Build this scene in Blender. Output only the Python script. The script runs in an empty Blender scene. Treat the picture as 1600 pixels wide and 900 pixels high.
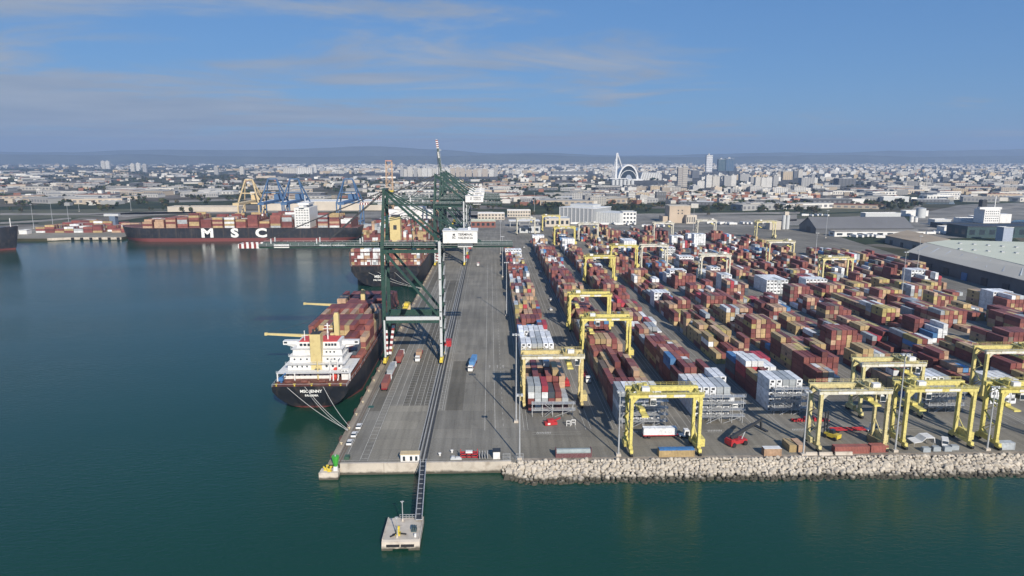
import bpy, bmesh, math, random
import numpy as np
from mathutils import Vector, Matrix
random.seed(7)
R = math.radians
S = bpy.context.scene
C = S.collection
# ------------------------------------------------------------------ camera
F, HY, H = 1067.0, 247.0, 100.0          # focal length in 1600-px units, horizon row, height above the quay
PITCH = math.atan((450 - HY) / F)
YAW = math.atan(35.0 / (F / math.cos(PITCH)))
cam = bpy.data.objects.new('camera', bpy.data.cameras.new('camera'))
C.objects.link(cam)
cam.location = (0, 0, H)
cam.rotation_euler = (R(90) - PITCH, 0, -YAW)
cam.data.sensor_width = 36.0
cam.data.lens = 36.0 * F / 1600.0
cam.data.clip_start = 1.0
cam.data.clip_end = 60000.0
S.camera = cam
# ------------------------------------------------------------------ sky and sun
SUN_EL, SUN_AZ = R(29), R(163)           # azimuth clockwise from +Y
W = bpy.data.worlds.new('World'); S.world = W; W.use_nodes = True
nt = W.node_tree; nt.nodes.clear()
def N(t, **kw):
    n = nt.nodes.new(t)
    for k, v in kw.items(): setattr(n, k, v)
    return n
def L(a, b): nt.links.new(a, b)
def M_(op, a, b=None, clamp=False):
    n = N('ShaderNodeMath', operation=op); n.use_clamp = clamp
    for i, v in enumerate((a, b)):
        if v is None: continue
        if isinstance(v, (int, float)): n.inputs[i].default_value = v
        else: L(v, n.inputs[i])
    return n.outputs[0]
sky = N('ShaderNodeTexSky', sky_type='NISHITA'); sky.sun_disc = False
sky.sun_elevation = SUN_EL; sky.sun_rotation = SUN_AZ
sky.altitude = 300; sky.air_density = 1.0; sky.dust_density = 0.3; sky.ozone_density = 2.5
tint = N('ShaderNodeMix', data_type='RGBA', blend_type='MULTIPLY'); tint.inputs['Factor'].default_value = 1.0
L(sky.outputs[0], tint.inputs['A']); tint.inputs['B'].default_value = (0.60, 0.81, 1.0, 1)
bg1 = N('ShaderNodeBackground'); L(tint.outputs['Result'], bg1.inputs[0]); bg1.inputs[1].default_value = 0.075
tc = N('ShaderNodeTexCoord')
sep = N('ShaderNodeSeparateXYZ'); L(tc.outputs['Generated'], sep.inputs[0])
zz = M_('MAXIMUM', sep.outputs[2], 0.0)
den = M_('ADD', zz, 0.045)
px = M_('DIVIDE', sep.outputs[0], den); py = M_('DIVIDE', sep.outputs[1], den)
cmb = N('ShaderNodeCombineXYZ'); L(px, cmb.inputs[0]); L(py, cmb.inputs[1])
nz = N('ShaderNodeTexNoise'); nz.inputs['Scale'].default_value = 0.6; nz.inputs['Detail'].default_value = 11; nz.inputs['Roughness'].default_value = 0.63; nz.inputs['Distortion'].default_value = 0.5
mp = N('ShaderNodeMapping'); mp.inputs['Location'].default_value = (11.7, 22.9, 0.4); mp.inputs['Scale'].default_value = (0.62, 0.85, 1)
L(cmb.outputs[0], mp.inputs[0]); L(mp.outputs[0], nz.inputs['Vector'])
# cloud cover: heavier to the left and low over the horizon, thin streaks higher up
left = M_('MULTIPLY', sep.outputs[0], -0.22)
low = M_('MULTIPLY', M_('SUBTRACT', 0.17, zz), 0.9)
cov = M_('ADD', M_('ADD', nz.outputs[0], left), low)
msk = N('ShaderNodeMapRange'); L(cov, msk.inputs[0]); msk.inputs[1].default_value = 0.515; msk.inputs[2].default_value = 0.70; msk.inputs[3].default_value = 0.0; msk.inputs[4].default_value = 0.85
msk.interpolation_type = 'SMOOTHSTEP'
nz2 = N('ShaderNodeTexNoise'); nz2.inputs['Scale'].default_value = 1.3; nz2.inputs['Detail'].default_value = 6
L(mp.outputs[0], nz2.inputs['Vector'])
ccol = N('ShaderNodeMix', data_type='RGBA'); L(nz2.outputs[0], ccol.inputs['Factor'])
ccol.inputs['A'].default_value = (0.17, 0.22, 0.31, 1); ccol.inputs['B'].default_value = (0.41, 0.43, 0.46, 1)
bgv = N('ShaderNodeBackground'); bgv.inputs[0].default_value = (0.080, 0.215, 0.49, 1); bgv.inputs[1].default_value = 1.0
mv_ = N('ShaderNodeMixShader'); mv_.inputs[0].default_value = 0.55; L(bg1.outputs[0], mv_.inputs[1]); L(bgv.outputs[0], mv_.inputs[2])
bg2 = N('ShaderNodeBackground'); L(ccol.outputs['Result'], bg2.inputs[0]); bg2.inputs[1].default_value = 1.0
mx = N('ShaderNodeMixShader'); L(msk.outputs[0], mx.inputs[0]); L(mv_.outputs[0], mx.inputs[1]); L(bg2.outputs[0], mx.inputs[2])
wo = N('ShaderNodeOutputWorld'); L(mx.outputs[0], wo.inputs[0])
sd = bpy.data.lights.new('sun', 'SUN'); sd.energy = 5.0; sd.angle = R(0.53); sd.color = (1.0, 0.93, 0.82)
so = bpy.data.objects.new('sun', sd); C.objects.link(so)
sdir = Vector((math.sin(SUN_AZ) * math.cos(SUN_EL), math.cos(SUN_AZ) * math.cos(SUN_EL), math.sin(SUN_EL)))
so.rotation_euler = sdir.to_track_quat('Z', 'Y').to_euler(); so.location = (0, 0, 300)
S.view_settings.view_transform = 'Standard'; S.view_settings.look = 'None'
S.view_settings.exposure = 0.28; S.view_settings.gamma = 1.0; S.view_settings.use_curve_mapping = False
S.cycles.use_denoising = True
S.cycles.max_bounces = 6; S.cycles.diffuse_bounces = 2; S.cycles.glossy_bounces = 3; S.cycles.transmission_bounces = 2; S.cycles.volume_bounces = 0
S.cycles.transparent_max_bounces = 6
S.cycles.caustics_reflective = False; S.cycles.caustics_refractive = False

# ------------------------------------------------------------------ measuring: where the camera's ray through a photo pixel meets the plane z
_c, _s = math.cos, math.sin
_fw = (_s(YAW) * _c(PITCH), _c(YAW) * _c(PITCH), -_s(PITCH)); _rt = (_c(YAW), -_s(YAW), 0); _up = (_s(YAW) * _s(PITCH), _c(YAW) * _s(PITCH), _c(PITCH))
def _ray(x, y):
    u, v = (x - 800) / F, (450 - y) / F
    return [_fw[i] + u * _rt[i] + v * _up[i] for i in range(3)]
def at(x, y, z=0.0):
    d = _ray(x, y); t = (z - H) / d[2]; return d[0] * t, d[1] * t
def zat(x, y, Y):
    d = _ray(x, y); t = Y / d[1]; return d[0] * t, H + d[2] * t

# ------------------------------------------------------------------ materials
def mat(name, col, rough=0.6, metal=0.0, var=0.18, scale=0.6, dirt=None, bump=0.0, bscale=4.0, objcol=False, attr=None, spec=0.4, coords='Object'):
    m = bpy.data.materials.new(name); m.use_nodes = True
    t = m.node_tree; n = t.nodes; b = n['Principled BSDF']
    b.inputs['Roughness'].default_value = rough; b.inputs['Metallic'].default_value = metal
    b.inputs['Specular IOR Level'].default_value = spec
    tcx = n.new('ShaderNodeTexCoord')
    if objcol:
        src = n.new('ShaderNodeObjectInfo').outputs['Color']
    elif attr:
        a = n.new('ShaderNodeAttribute'); a.attribute_name = attr; src = a.outputs['Color']
    else:
        rgb = n.new('ShaderNodeRGB'); rgb.outputs[0].default_value = (*col, 1); src = rgb.outputs[0]
    z = n.new('ShaderNodeTexNoise'); z.inputs['Scale'].default_value = scale; z.inputs['Detail'].default_value = 6; z.inputs['Roughness'].default_value = 0.65
    t.links.new(tcx.outputs[coords], z.inputs['Vector'])
    mr = n.new('ShaderNodeMapRange'); mr.inputs[1].default_value = 0.3; mr.inputs[2].default_value = 0.7; mr.inputs[3].default_value = 1 - var; mr.inputs[4].default_value = 1 + var
    t.links.new(z.outputs[0], mr.inputs[0])
    mul = n.new('ShaderNodeMix'); mul.data_type = 'RGBA'; mul.blend_type = 'MULTIPLY'; mul.inputs['Factor'].default_value = 1
    t.links.new(src, mul.inputs['A']); t.links.new(mr.outputs[0], mul.inputs['B'])
    out = mul.outputs['Result']
    if dirt:
        z2 = n.new('ShaderNodeTexNoise'); z2.inputs['Scale'].default_value = scale * 3.1; z2.inputs['Detail'].default_value = 8
        t.links.new(tcx.outputs[coords], z2.inputs['Vector'])
        r2 = n.new('ShaderNodeMapRange'); r2.inputs[1].default_value = 0.52; r2.inputs[2].default_value = 0.72; r2.inputs[4].default_value = dirt[3]
        t.links.new(z2.outputs[0], r2.inputs[0])
        dm = n.new('ShaderNodeMix'); dm.data_type = 'RGBA'; t.links.new(r2.outputs[0], dm.inputs['Factor'])
        t.links.new(out, dm.inputs['A']); dm.inputs['B'].default_value = (*dirt[:3], 1); out = dm.outputs['Result']
    t.links.new(out, b.inputs['Base Color'])
    if bump:
        bz = n.new('ShaderNodeTexNoise'); bz.inputs['Scale'].default_value = bscale; bz.inputs['Detail'].default_value = 5
        t.links.new(tcx.outputs[coords], bz.inputs['Vector'])
        bp = n.new('ShaderNodeBump'); bp.inputs['Strength'].default_value = bump; bp.inputs['Distance'].default_value = 0.3
        t.links.new(bz.outputs[0], bp.inputs['Height']); t.links.new(bp.outputs[0], b.inputs['Normal'])
    return m
def tide(m, z0, col):                          # wet weed and dirt band at the waterline
    t = m.node_tree; n = t.nodes; b = n['Principled BSDF']; src = b.inputs['Base Color'].links[0].from_socket
    g = n.new('ShaderNodeNewGeometry'); s = n.new('ShaderNodeSeparateXYZ'); t.links.new(g.outputs['Position'], s.inputs[0])
    z = n.new('ShaderNodeTexNoise'); z.inputs['Scale'].default_value = 0.5; z.inputs['Detail'].default_value = 5; t.links.new(g.outputs['Position'], z.inputs['Vector'])
    a = n.new('ShaderNodeMath'); a.operation = 'MULTIPLY_ADD'; t.links.new(z.outputs[0], a.inputs[0]); a.inputs[1].default_value = -1.6; t.links.new(s.outputs[2], a.inputs[2])
    r = n.new('ShaderNodeMapRange'); t.links.new(a.outputs[0], r.inputs[0]); r.inputs[1].default_value = z0 - 0.8 + .45; r.inputs[2].default_value = z0 - .8 - .25; r.inputs[3].default_value = 0; r.inputs[4].default_value = .92
    x = n.new('ShaderNodeMix'); x.data_type = 'RGBA'; t.links.new(r.outputs[0], x.inputs['Factor']); t.links.new(src, x.inputs['A']); x.inputs['B'].default_value = (*col, 1); t.links.new(x.outputs['Result'], b.inputs['Base Color'])
RUST = (0.10, 0.05, 0.03, 0.5)
PAINT = mat('paint', (1, 1, 1), 0.5, var=0.2, scale=0.4, dirt=(0.17, 0.12, 0.06, 0.6), objcol=True)
CONT = mat('container_paint', (1, 1, 1), 0.55, var=0.22, scale=0.35, dirt=(0.12, 0.08, 0.06, 0.35), objcol=True)
CONTS = mat('container_paint_mass', (1, 1, 1), 0.6, var=0.26, scale=0.3, dirt=(0.12, 0.08, 0.06, 0.3), attr='col')
GREEN = mat('crane_green', (0.016, 0.052, 0.039), 0.5, var=0.2, scale=0.3, dirt=(0.09, 0.10, 0.08, 0.35))
GALV = mat('galvanised', (0.42, 0.43, 0.44), 0.45, 0.2, scale=0.8)
WHITE = mat('white_paint', (0.70, 0.69, 0.67), 0.5, var=0.08, scale=0.3, dirt=(0.35, 0.28, 0.2, 0.35))
LGREY = mat('light_grey_paint', (0.50, 0.51, 0.51), 0.5, var=0.1)
DARK = mat('dark_rubber', (0.018, 0.018, 0.02), 0.8, var=0.25)
DKSTEEL = mat('dark_steel', (0.05, 0.053, 0.058), 0.5, 0.3, var=0.3)
GLASS = mat('dark_glass', (0.02, 0.03, 0.04), 0.3, var=0.1, spec=0.8)
REDP = mat('red_paint', (0.42, 0.03, 0.035), 0.45, var=0.2, dirt=RUST)
YELP = mat('yellow_paint', (0.62, 0.48, 0.06), 0.45, var=0.15, dirt=RUST)
BUFF = mat('buff_paint', (0.58, 0.47, 0.22), 0.5, var=0.1, scale=0.2, dirt=(0.3, 0.18, 0.08, 0.3))
ORANGE = mat('orange_red_paint', (0.62, 0.07, 0.05), 0.5, var=0.15)
BLUEP = mat('blue_paint', (0.05, 0.17, 0.38), 0.5, var=0.15, dirt=RUST)
BLUECR = mat('crane_blue', (0.07, 0.14, 0.26), 0.5, var=0.15)
CREAM = mat('cream_paint', (0.58, 0.45, 0.26), 0.55, var=0.15)
GRNP = mat('beacon_green', (0.06, 0.36, 0.05), 0.5, var=0.2)
DECK = mat('red_deck', (0.15, 0.05, 0.035), 0.7, var=0.3, scale=0.2, dirt=(0.3, 0.22, 0.15, 0.4))
CONC = mat('pale_concrete', (0.52, 0.46, 0.385), 0.85, var=0.2, scale=0.12, dirt=(0.20, 0.15, 0.11, 0.5), bump=0.3, bscale=0.8)
ROCKM = mat('boulder_stone', (0.47, 0.415, 0.34), 0.9, var=0.34, scale=0.25, dirt=(0.2, 0.16, 0.12, 0.5), bump=0.5, bscale=0.9, coords='Object')
tide(ROCKM, -2.5, (.035, .032, .02)); tide(CONC, -2.7, (.05, .045, .03))
ROPE = mat('mooring_rope', (0.55, 0.53, 0.48), 0.9)
INK = mat('dark_lettering', (0.03, 0.03, 0.035), 0.6)
LETTER = mat('white_lettering', (0.78, 0.77, 0.74), 0.6, var=0.08)
CITYW = None

# ------------------------------------------------------------------ mesh building
class MB:
    def __init__(s): s.v = []; s.f = []; s.m = []; s.mi = 0
    def box(s, x0, x1, y0, y1, z0, z1):
        b = len(s.v)
        s.v += [(x0, y0, z0), (x1, y0, z0), (x1, y1, z0), (x0, y1, z0), (x0, y0, z1), (x1, y0, z1), (x1, y1, z1), (x0, y1, z1)]
        q = [(0, 3, 2, 1), (4, 5, 6, 7), (0, 1, 5, 4), (1, 2, 6, 5), (2, 3, 7, 6), (3, 0, 4, 7)]
        s.f += [tuple(b + i for i in k) for k in q]; s.m += [s.mi] * 6; return s
    def cbox(s, c, d): return s.box(c[0] - d[0] / 2, c[0] + d[0] / 2, c[1] - d[1] / 2, c[1] + d[1] / 2, c[2] - d[2] / 2, c[2] + d[2] / 2)
    def bar(s, a, b, w, h=None, n=4, w2=None):
        h = h or w; a = Vector(a); b = Vector(b); d = (b - a).normalized()
        ref = Vector((0, 0, 1)) if abs(d.z) < 0.95 else Vector((0, 1, 0))
        x = d.cross(ref).normalized(); y = x.cross(d)
        base = len(s.v); k = (w2 / w) if w2 else 1.0
        for p, sc in ((a, 1.0), (b, k)):
            for i in range(n):
                if n == 4: cx, cy = ((-.5, -.5), (.5, -.5), (.5, .5), (-.5, .5))[i]
                else: cx, cy = math.cos(2 * math.pi * i / n) / 2, math.sin(2 * math.pi * i / n) / 2
                s.v.append(tuple(p + x * (cx * w * sc) + y * (cy * h * sc)))
        for i in range(n):
            j = (i + 1) % n
            s.f.append((base + i, base + j, base + n + j, base + n + i)); s.m.append(s.mi)
        s.f.append(tuple(base + i for i in reversed(range(n)))); s.f.append(tuple(base + n + i for i in range(n))); s.m += [s.mi] * 2
        return s
    def tube(s, pts, r, n=6):
        for a, b in zip(pts, pts[1:]): s.bar(a, b, 2 * r, n=n)
        return s
    def prism(s, poly, a, b, axis='y'):          # extrude a 2-D outline between a and b along an axis
        n = len(poly); base = len(s.v)
        for t in (a, b):
            for p in poly:
                s.v.append({'y': (p[0], t, p[1]), 'x': (t, p[0], p[1]), 'z': (p[0], p[1], t)}[axis])
        s.f.append(tuple(base + i for i in range(n))); s.f.append(tuple(base + n + i for i in reversed(range(n))))
        for i in range(n):
            j = (i + 1) % n; s.f.append((base + i, base + n + i, base + n + j, base + j))
        s.m += [s.mi] * (n + 2); return s
    def frustum(s, c, r0, r1, z0, z1, n=16):
        return s.bar((c[0], c[1], z0), (c[0], c[1], z1), 2 * r0, n=n, w2=2 * max(r1, 0.01))
    def mesh(s, name, mats):
        me = bpy.data.meshes.new(name); me.from_pydata(s.v, [], s.f)
        for m in (mats if isinstance(mats, (list, tuple)) else [mats]): me.materials.append(m)
        me.polygons.foreach_set('material_index', s.m)
        bm = bmesh.new(); bm.from_mesh(me); bmesh.ops.recalc_face_normals(bm, faces=bm.faces); bm.to_mesh(me); bm.free()
        return me
    def build(s, name, mats, parent=None, loc=None, rz=0, col=None):
        return link(name, s.mesh(name, mats), parent, loc, rz, col)
CH = {}
def link(name, me, parent=None, loc=None, rz=0, col=None):
    o = bpy.data.objects.new(name, me); C.objects.link(o)
    if parent: o.parent = parent; CH.setdefault(parent.name, []).append(o)
    if loc: o.location = loc
    o.rotation_euler = (0, 0, rz)
    if col: o.color = (*col, 1)
    return o
def tag(o, label=None, cat=None, group=None, kind=None):
    if label: o['label'] = label
    if cat: o['category'] = cat
    if group: o['group'] = group
    if kind: o['kind'] = kind
    return o
def thing(name, label, cat, loc=(0, 0, 0), rz=0, group=None):
    o = bpy.data.objects.new(name, None); C.objects.link(o); o.location = loc; o.rotation_euler = (0, 0, rz); o.empty_display_size = 0.5
    return tag(o, label, cat, group)
def dup(o, loc=None, rz=None, label=None, group=None, recol=None, parent=None):
    r = o.copy(); C.objects.link(r)
    if parent: r.parent = parent; CH.setdefault(parent.name, []).append(r)
    if loc is not None: r.location = loc
    if rz is not None: r.rotation_euler = (0, 0, rz)
    if label: r['label'] = label
    if group: r['group'] = group
    if recol and tuple(o.color)[:3] != (1, 1, 1): r.color = (*recol, 1)
    for ch in CH.get(o.name, []): dup(ch, recol=recol, parent=r)
    return r
_fc = {}
def text_mesh(txt, size, ext=0.03, mat_=None, bold=0.0, align='CENTER'):
    cu = bpy.data.curves.new('txt', 'FONT'); cu.body = txt; cu.size = size; cu.extrude = ext; cu.align_x = align; cu.align_y = 'CENTER'; cu.offset = bold; cu.resolution_u = 3
    o = bpy.data.objects.new('txt', cu); C.objects.link(o)
    dg = bpy.context.evaluated_depsgraph_get(); me = bpy.data.meshes.new_from_object(o.evaluated_get(dg))
    bpy.data.objects.remove(o); me.materials.clear(); me.materials.append(mat_ or INK)
    return me
def sheet(name, polys, z, m, kind='structure', label=None, uv=None):
    me = bpy.data.meshes.new(name); v = []; f = []
    for p in polys:
        b = len(v); v += [(x, y, z) for x, y in p]; f.append(tuple(range(b, b + len(p))))
    me.from_pydata(v, [], f); me.materials.append(m)
    bm = bmesh.new(); bm.from_mesh(me)
    for fc in bm.faces:
        fc.normal_update()
        if fc.normal.z < 0: fc.normal_flip()
    bm.to_mesh(me); bm.free()
    o = link(name, me); o['kind'] = kind
    return o
def rect(x0, x1, y0, y1): return [(x0, y0), (x1, y0), (x1, y1), (x0, y1)]
class Batch:                                   # many coloured boxes in one mesh (stuff)
    def __init__(s): s.v = []; s.f = []; s.c = []
    def box(s, x0, x1, y0, y1, z0, z1, col, top=None, rz=0.0):
        b = len(s.v)
        P = [(x0, y0), (x1, y0), (x1, y1), (x0, y1)]
        if rz:
            cx, cy = (x0 + x1) / 2, (y0 + y1) / 2; c, q = math.cos(rz), math.sin(rz)
            P = [(cx + (x - cx) * c - (y - cy) * q, cy + (x - cx) * q + (y - cy) * c) for x, y in P]
        s.v += [(x, y, z0) for x, y in P] + [(x, y, z1) for x, y in P]
        s.f += [(b + 4, b + 5, b + 6, b + 7), (b, b + 1, b + 5, b + 4), (b + 1, b + 2, b + 6, b + 5), (b + 2, b + 3, b + 7, b + 6), (b + 3, b, b + 4, b + 7)]
        s.c += [top or col] + [col] * 4
    def build(s, name, m, kind='stuff', parent=None):
        me = bpy.data.meshes.new(name); me.from_pydata(s.v, [], s.f); me.materials.append(m)
        ca = me.color_attributes.new('col', 'FLOAT_COLOR', 'CORNER')
        arr = np.ones((len(s.f), 4, 4), dtype=np.float32); arr[:, :, :3] = np.array(s.c, dtype=np.float32)[:, None, :]
        ca.data.foreach_set('color', arr.ravel())
        o = link(name, me, parent)
        if kind: o['kind'] = kind
        return o
# ================================================================== the setting: water, land, pavement, markings
def water_mat():
    m = bpy.data.materials.new('harbour_water'); m.use_nodes = True; t = m.node_tree; n = t.nodes; b = n['Principled BSDF']
    b.inputs['Base Color'].default_value = (0.006, 0.040, 0.046, 1); b.inputs['Roughness'].default_value = 0.14; b.inputs['IOR'].default_value = 1.29
    b.inputs['Specular IOR Level'].default_value = 0.5
    g = n.new('ShaderNodeTexCoord')
    z0 = n.new('ShaderNodeTexNoise'); z0.inputs['Scale'].default_value = 0.012; z0.inputs['Detail'].default_value = 4
    t.links.new(g.outputs['Object'], z0.inputs['Vector'])
    cr = n.new('ShaderNodeMix'); cr.data_type = 'RGBA'; t.links.new(z0.outputs[0], cr.inputs['Factor'])
    cr.inputs['A'].default_value = (0.006, 0.040, 0.024, 1); cr.inputs['B'].default_value = (0.009, 0.051, 0.031, 1); t.links.new(cr.outputs['Result'], b.inputs['Base Color'])
    hs = []
    for sc, st, dt in ((0.35, (1, 2.2, 1), 4), (1.3, (1, 1.8, 1), 3), (0.05, (1, 1.5, 1), 3)):
        mp = n.new('ShaderNodeMapping'); mp.inputs['Scale'].default_value = st; mp.inputs['Rotation'].default_value = (0, 0, 0.25)
        z = n.new('ShaderNodeTexNoise'); z.inputs['Scale'].default_value = sc; z.inputs['Detail'].default_value = dt
        t.links.new(g.outputs['Object'], mp.inputs[0]); t.links.new(mp.outputs[0], z.inputs['Vector']); hs.append(z.outputs[0])
    a = n.new('ShaderNodeMath'); a.operation = 'MULTIPLY_ADD'; t.links.new(hs[1], a.inputs[0]); a.inputs[1].default_value = 0.4; t.links.new(hs[0], a.inputs[2])
    a2 = n.new('ShaderNodeMath'); a2.operation = 'MULTIPLY_ADD'; t.links.new(hs[2], a2.inputs[0]); a2.inputs[1].default_value = 0.8; t.links.new(a.outputs[0], a2.inputs[2])
    bp = n.new('ShaderNodeBump'); bp.inputs['Strength'].default_value = 0.30; bp.inputs['Distance'].default_value = 0.35
    wn = n.new('ShaderNodeTexNoise'); wn.inputs['Scale'].default_value = 0.006; wn.inputs['Detail'].default_value = 5; wn.inputs['Distortion'].default_value = 0.8; wm = n.new('ShaderNodeMapping'); wm.inputs['Scale'].default_value = (.5, 1.6, 1); t.links.new(g.outputs['Object'], wm.inputs[0]); t.links.new(wm.outputs[0], wn.inputs['Vector'])
    wr = n.new('ShaderNodeMapRange'); wr.inputs[1].default_value = .35; wr.inputs[2].default_value = .65; wr.inputs[3].default_value = .16; wr.inputs[4].default_value = .46; t.links.new(wn.outputs[0], wr.inputs[0]); t.links.new(wr.outputs[0], bp.inputs['Strength'])
    t.links.new(a2.outputs[0], bp.inputs['Height']); t.links.new(bp.outputs[0], b.inputs['Normal'])
    return m
WATER = water_mat(); WZ = -3.5
sheet('water', [rect(-18500, 18500, -600, 19000)], WZ, WATER)
def ground_mat():
    m = bpy.data.materials.new('open_ground'); m.use_nodes = True; t = m.node_tree; n = t.nodes; b = n['Principled BSDF']; b.inputs['Roughness'].default_value = 0.95
    b.inputs['Specular IOR Level'].default_value = 0.1
    g = n.new('ShaderNodeTexCoord')
    v = n.new('ShaderNodeTexVoronoi'); v.inputs['Scale'].default_value = 0.0055; v.inputs['Randomness'].default_value = 0.9
    mp = n.new('ShaderNodeMapping'); mp.inputs['Scale'].default_value = (0.6, 1.1, 1); mp.inputs['Rotation'].default_value = (0, 0, 0.2)
    t.links.new(g.outputs['Object'], mp.inputs[0]); t.links.new(mp.outputs[0], v.inputs['Vector'])
    sp = n.new('ShaderNodeSeparateColor'); t.links.new(v.outputs['Color'], sp.inputs[0])
    cr = n.new('ShaderNodeValToRGB'); cr.color_ramp.interpolation = 'CONSTANT'; e = cr.color_ramp.elements
    e[0].color = (0.045, 0.055, 0.026, 1); e[1].position = 0.3; e[1].color = (0.075, 0.072, 0.042, 1)
    for p, c in ((0.5, (0.11, 0.095, 0.07, 1)), (0.68, (0.035, 0.045, 0.022, 1)), (0.85, (0.17, 0.15, 0.125, 1))):
        k = e.new(p); k.color = c
    t.links.new(sp.outputs[0], cr.inputs[0])
    z = n.new('ShaderNodeTexNoise'); z.inputs['Scale'].default_value = 0.02; z.inputs['Detail'].default_value = 9; t.links.new(g.outputs['Object'], z.inputs['Vector'])
    mr = n.new('ShaderNodeMapRange'); mr.inputs[1].default_value = 0.3; mr.inputs[2].default_value = 0.7; mr.inputs[3].default_value = 0.55; mr.inputs[4].default_value = 1.4; t.links.new(z.outputs[0], mr.inputs[0])
    mul = n.new('ShaderNodeMix'); mul.data_type = 'RGBA'; mul.blend_type = 'MULTIPLY'; mul.inputs['Factor'].default_value = 1
    t.links.new(cr.outputs[0], mul.inputs['A']); t.links.new(mr.outputs[0], mul.inputs['B']); t.links.new(mul.outputs['Result'], b.inputs['Base Color'])
    return m
def asphalt(name, col, var=0.14, patch=0.02, stain=0.4):
    m = bpy.data.materials.new(name); m.use_nodes = True; t = m.node_tree; n = t.nodes; b = n['Principled BSDF']; b.inputs['Roughness'].default_value = 0.85
    b.inputs['Specular IOR Level'].default_value = 0.08
    g = n.new('ShaderNodeTexCoord'); out = None
    rgb = n.new('ShaderNodeRGB'); rgb.outputs[0].default_value = (*col, 1); out = rgb.outputs[0]
    for sc, st, lo, hi, dt in ((patch, (1, 1, 1), 1 - var, 1 + var, 5), (0.45, (1, .05, 1), 0.80, 1.10, 6), (1.6, (1, 1, 1), 0.88, 1.1, 5)):
        mp = n.new('ShaderNodeMapping'); mp.inputs['Scale'].default_value = st; t.links.new(g.outputs['Object'], mp.inputs[0])
        z = n.new('ShaderNodeTexNoise'); z.inputs['Scale'].default_value = sc; z.inputs['Detail'].default_value = dt; t.links.new(mp.outputs[0], z.inputs['Vector'])
        mr = n.new('ShaderNodeMapRange'); mr.inputs[1].default_value = 0.32; mr.inputs[2].default_value = 0.68; mr.inputs[3].default_value = lo; mr.inputs[4].default_value = hi; t.links.new(z.outputs[0], mr.inputs[0])
        mul = n.new('ShaderNodeMix'); mul.data_type = 'RGBA'; mul.blend_type = 'MULTIPLY'; mul.inputs['Factor'].default_value = 1
        t.links.new(out, mul.inputs['A']); t.links.new(mr.outputs[0], mul.inputs['B']); out = mul.outputs['Result']
    bk = n.new('ShaderNodeTexBrick'); bk.inputs['Scale'].default_value = 1.0; bk.inputs['Brick Width'].default_value = 14.0; bk.inputs['Row Height'].default_value = 9.0; bk.inputs['Mortar Size'].default_value = 0.07; bk.inputs['Bias'].default_value = 0.0
    bk.inputs['Color1'].default_value = (.90, .90, .90, 1); bk.inputs['Color2'].default_value = (1.08, 1.07, 1.05, 1); bk.inputs['Mortar'].default_value = (.72, .71, .70, 1); t.links.new(g.outputs['Object'], bk.inputs['Vector'])
    mul = n.new('ShaderNodeMix'); mul.data_type = 'RGBA'; mul.blend_type = 'MULTIPLY'; mul.inputs['Factor'].default_value = 1; t.links.new(out, mul.inputs['A']); t.links.new(bk.outputs['Color'], mul.inputs['B']); out = mul.outputs['Result']
    # oil stains and tyre marks
    z = n.new('ShaderNodeTexNoise'); z.inputs['Scale'].default_value = 0.16; z.inputs['Detail'].default_value = 7; z.inputs['Distortion'].default_value = 1.2
    mp = n.new('ShaderNodeMapping'); mp.inputs['Scale'].default_value = (1, 0.55, 1); t.links.new(g.outputs['Object'], mp.inputs[0]); t.links.new(mp.outputs[0], z.inputs['Vector'])
    r2 = n.new('ShaderNodeMapRange'); r2.inputs[1].default_value = 0.60; r2.inputs[2].default_value = 0.78; r2.inputs[4].default_value = stain; t.links.new(z.outputs[0], r2.inputs[0])
    dm = n.new('ShaderNodeMix'); dm.data_type = 'RGBA'; t.links.new(r2.outputs[0], dm.inputs['Factor']); t.links.new(out, dm.inputs['A']); dm.inputs['B'].default_value = (col[0] * .35, col[1] * .35, col[2] * .36, 1)
    t.links.new(dm.outputs['Result'], b.inputs['Base Color'])
    return m
GROUND = ground_mat()
QASPH = asphalt('quay_asphalt', (0.232, 0.217, 0.186))
DASPH = asphalt('dark_asphalt', (0.155, 0.143, 0.119), 0.14)
YASPH = asphalt('yard_asphalt', (0.21, 0.195, 0.167), 0.2)
LCONC = asphalt('light_concrete_slab', (0.275, 0.253, 0.209), 0.14)
COPE = asphalt('cope_concrete', (0.34, 0.285, 0.22), 0.2, 0.1, 0.6)
PALE = asphalt('pale_ground', (0.30, 0.275, 0.24), 0.2, 0.02, 0.3)
CITYG = asphalt('city_street', (0.10, 0.097, 0.09), 0.35, 0.006, 0.5)
LINE = mat('road_marking', (0.46, 0.44, 0.39), 0.8, var=0.3, scale=0.5, dirt=(0.28, 0.26, 0.24, 0.9))
QX0, QX1 = -54.5, 9.0
def land(name, outline, m, z1=0.0, z0=-7.0):
    mb = MB(); mb.prism(outline, z0, z1, 'z'); o = mb.build(name, m); o['kind'] = 'structure'; return o
land('ground', [(-54.5, 213.6), (18500, 213.6), (18500, 19000), (-18500, 19000), (-18500, 879), (-560, 879), (-538, 889), (-473, 889), (-473, 922), (-54.5, 922)], GROUND)
sheet('yard_pavement', [[(9, 213.6), (760, 213.6), (420, 640), (470, 1000), (9, 1150)]], 0.004, YASPH)
sheet('apron_pavement', [rect(-52.2, 9, 213.6, 922), rect(-54.5, 9, 922.5, 1150)], 0.004, QASPH)
sheet('far_quay_pavement', [[(-900, 879), (-560, 879), (-538, 889), (-473, 889), (-473, 922), (-54.5, 922), (-54.5, 985), (-900, 1010)]], 0.004, LCONC)
sheet('quay_cope', [rect(-54.5, -52.2, 213.6, 922)], 0.012, COPE)
sheet('apron_dark_lane', [rect(-36.6, -24.9, 268, 560), rect(-49.2, -44.6, 262, 700), rect(-18.5, -11.5, 262, 330)], 0.008, DASPH)
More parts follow.
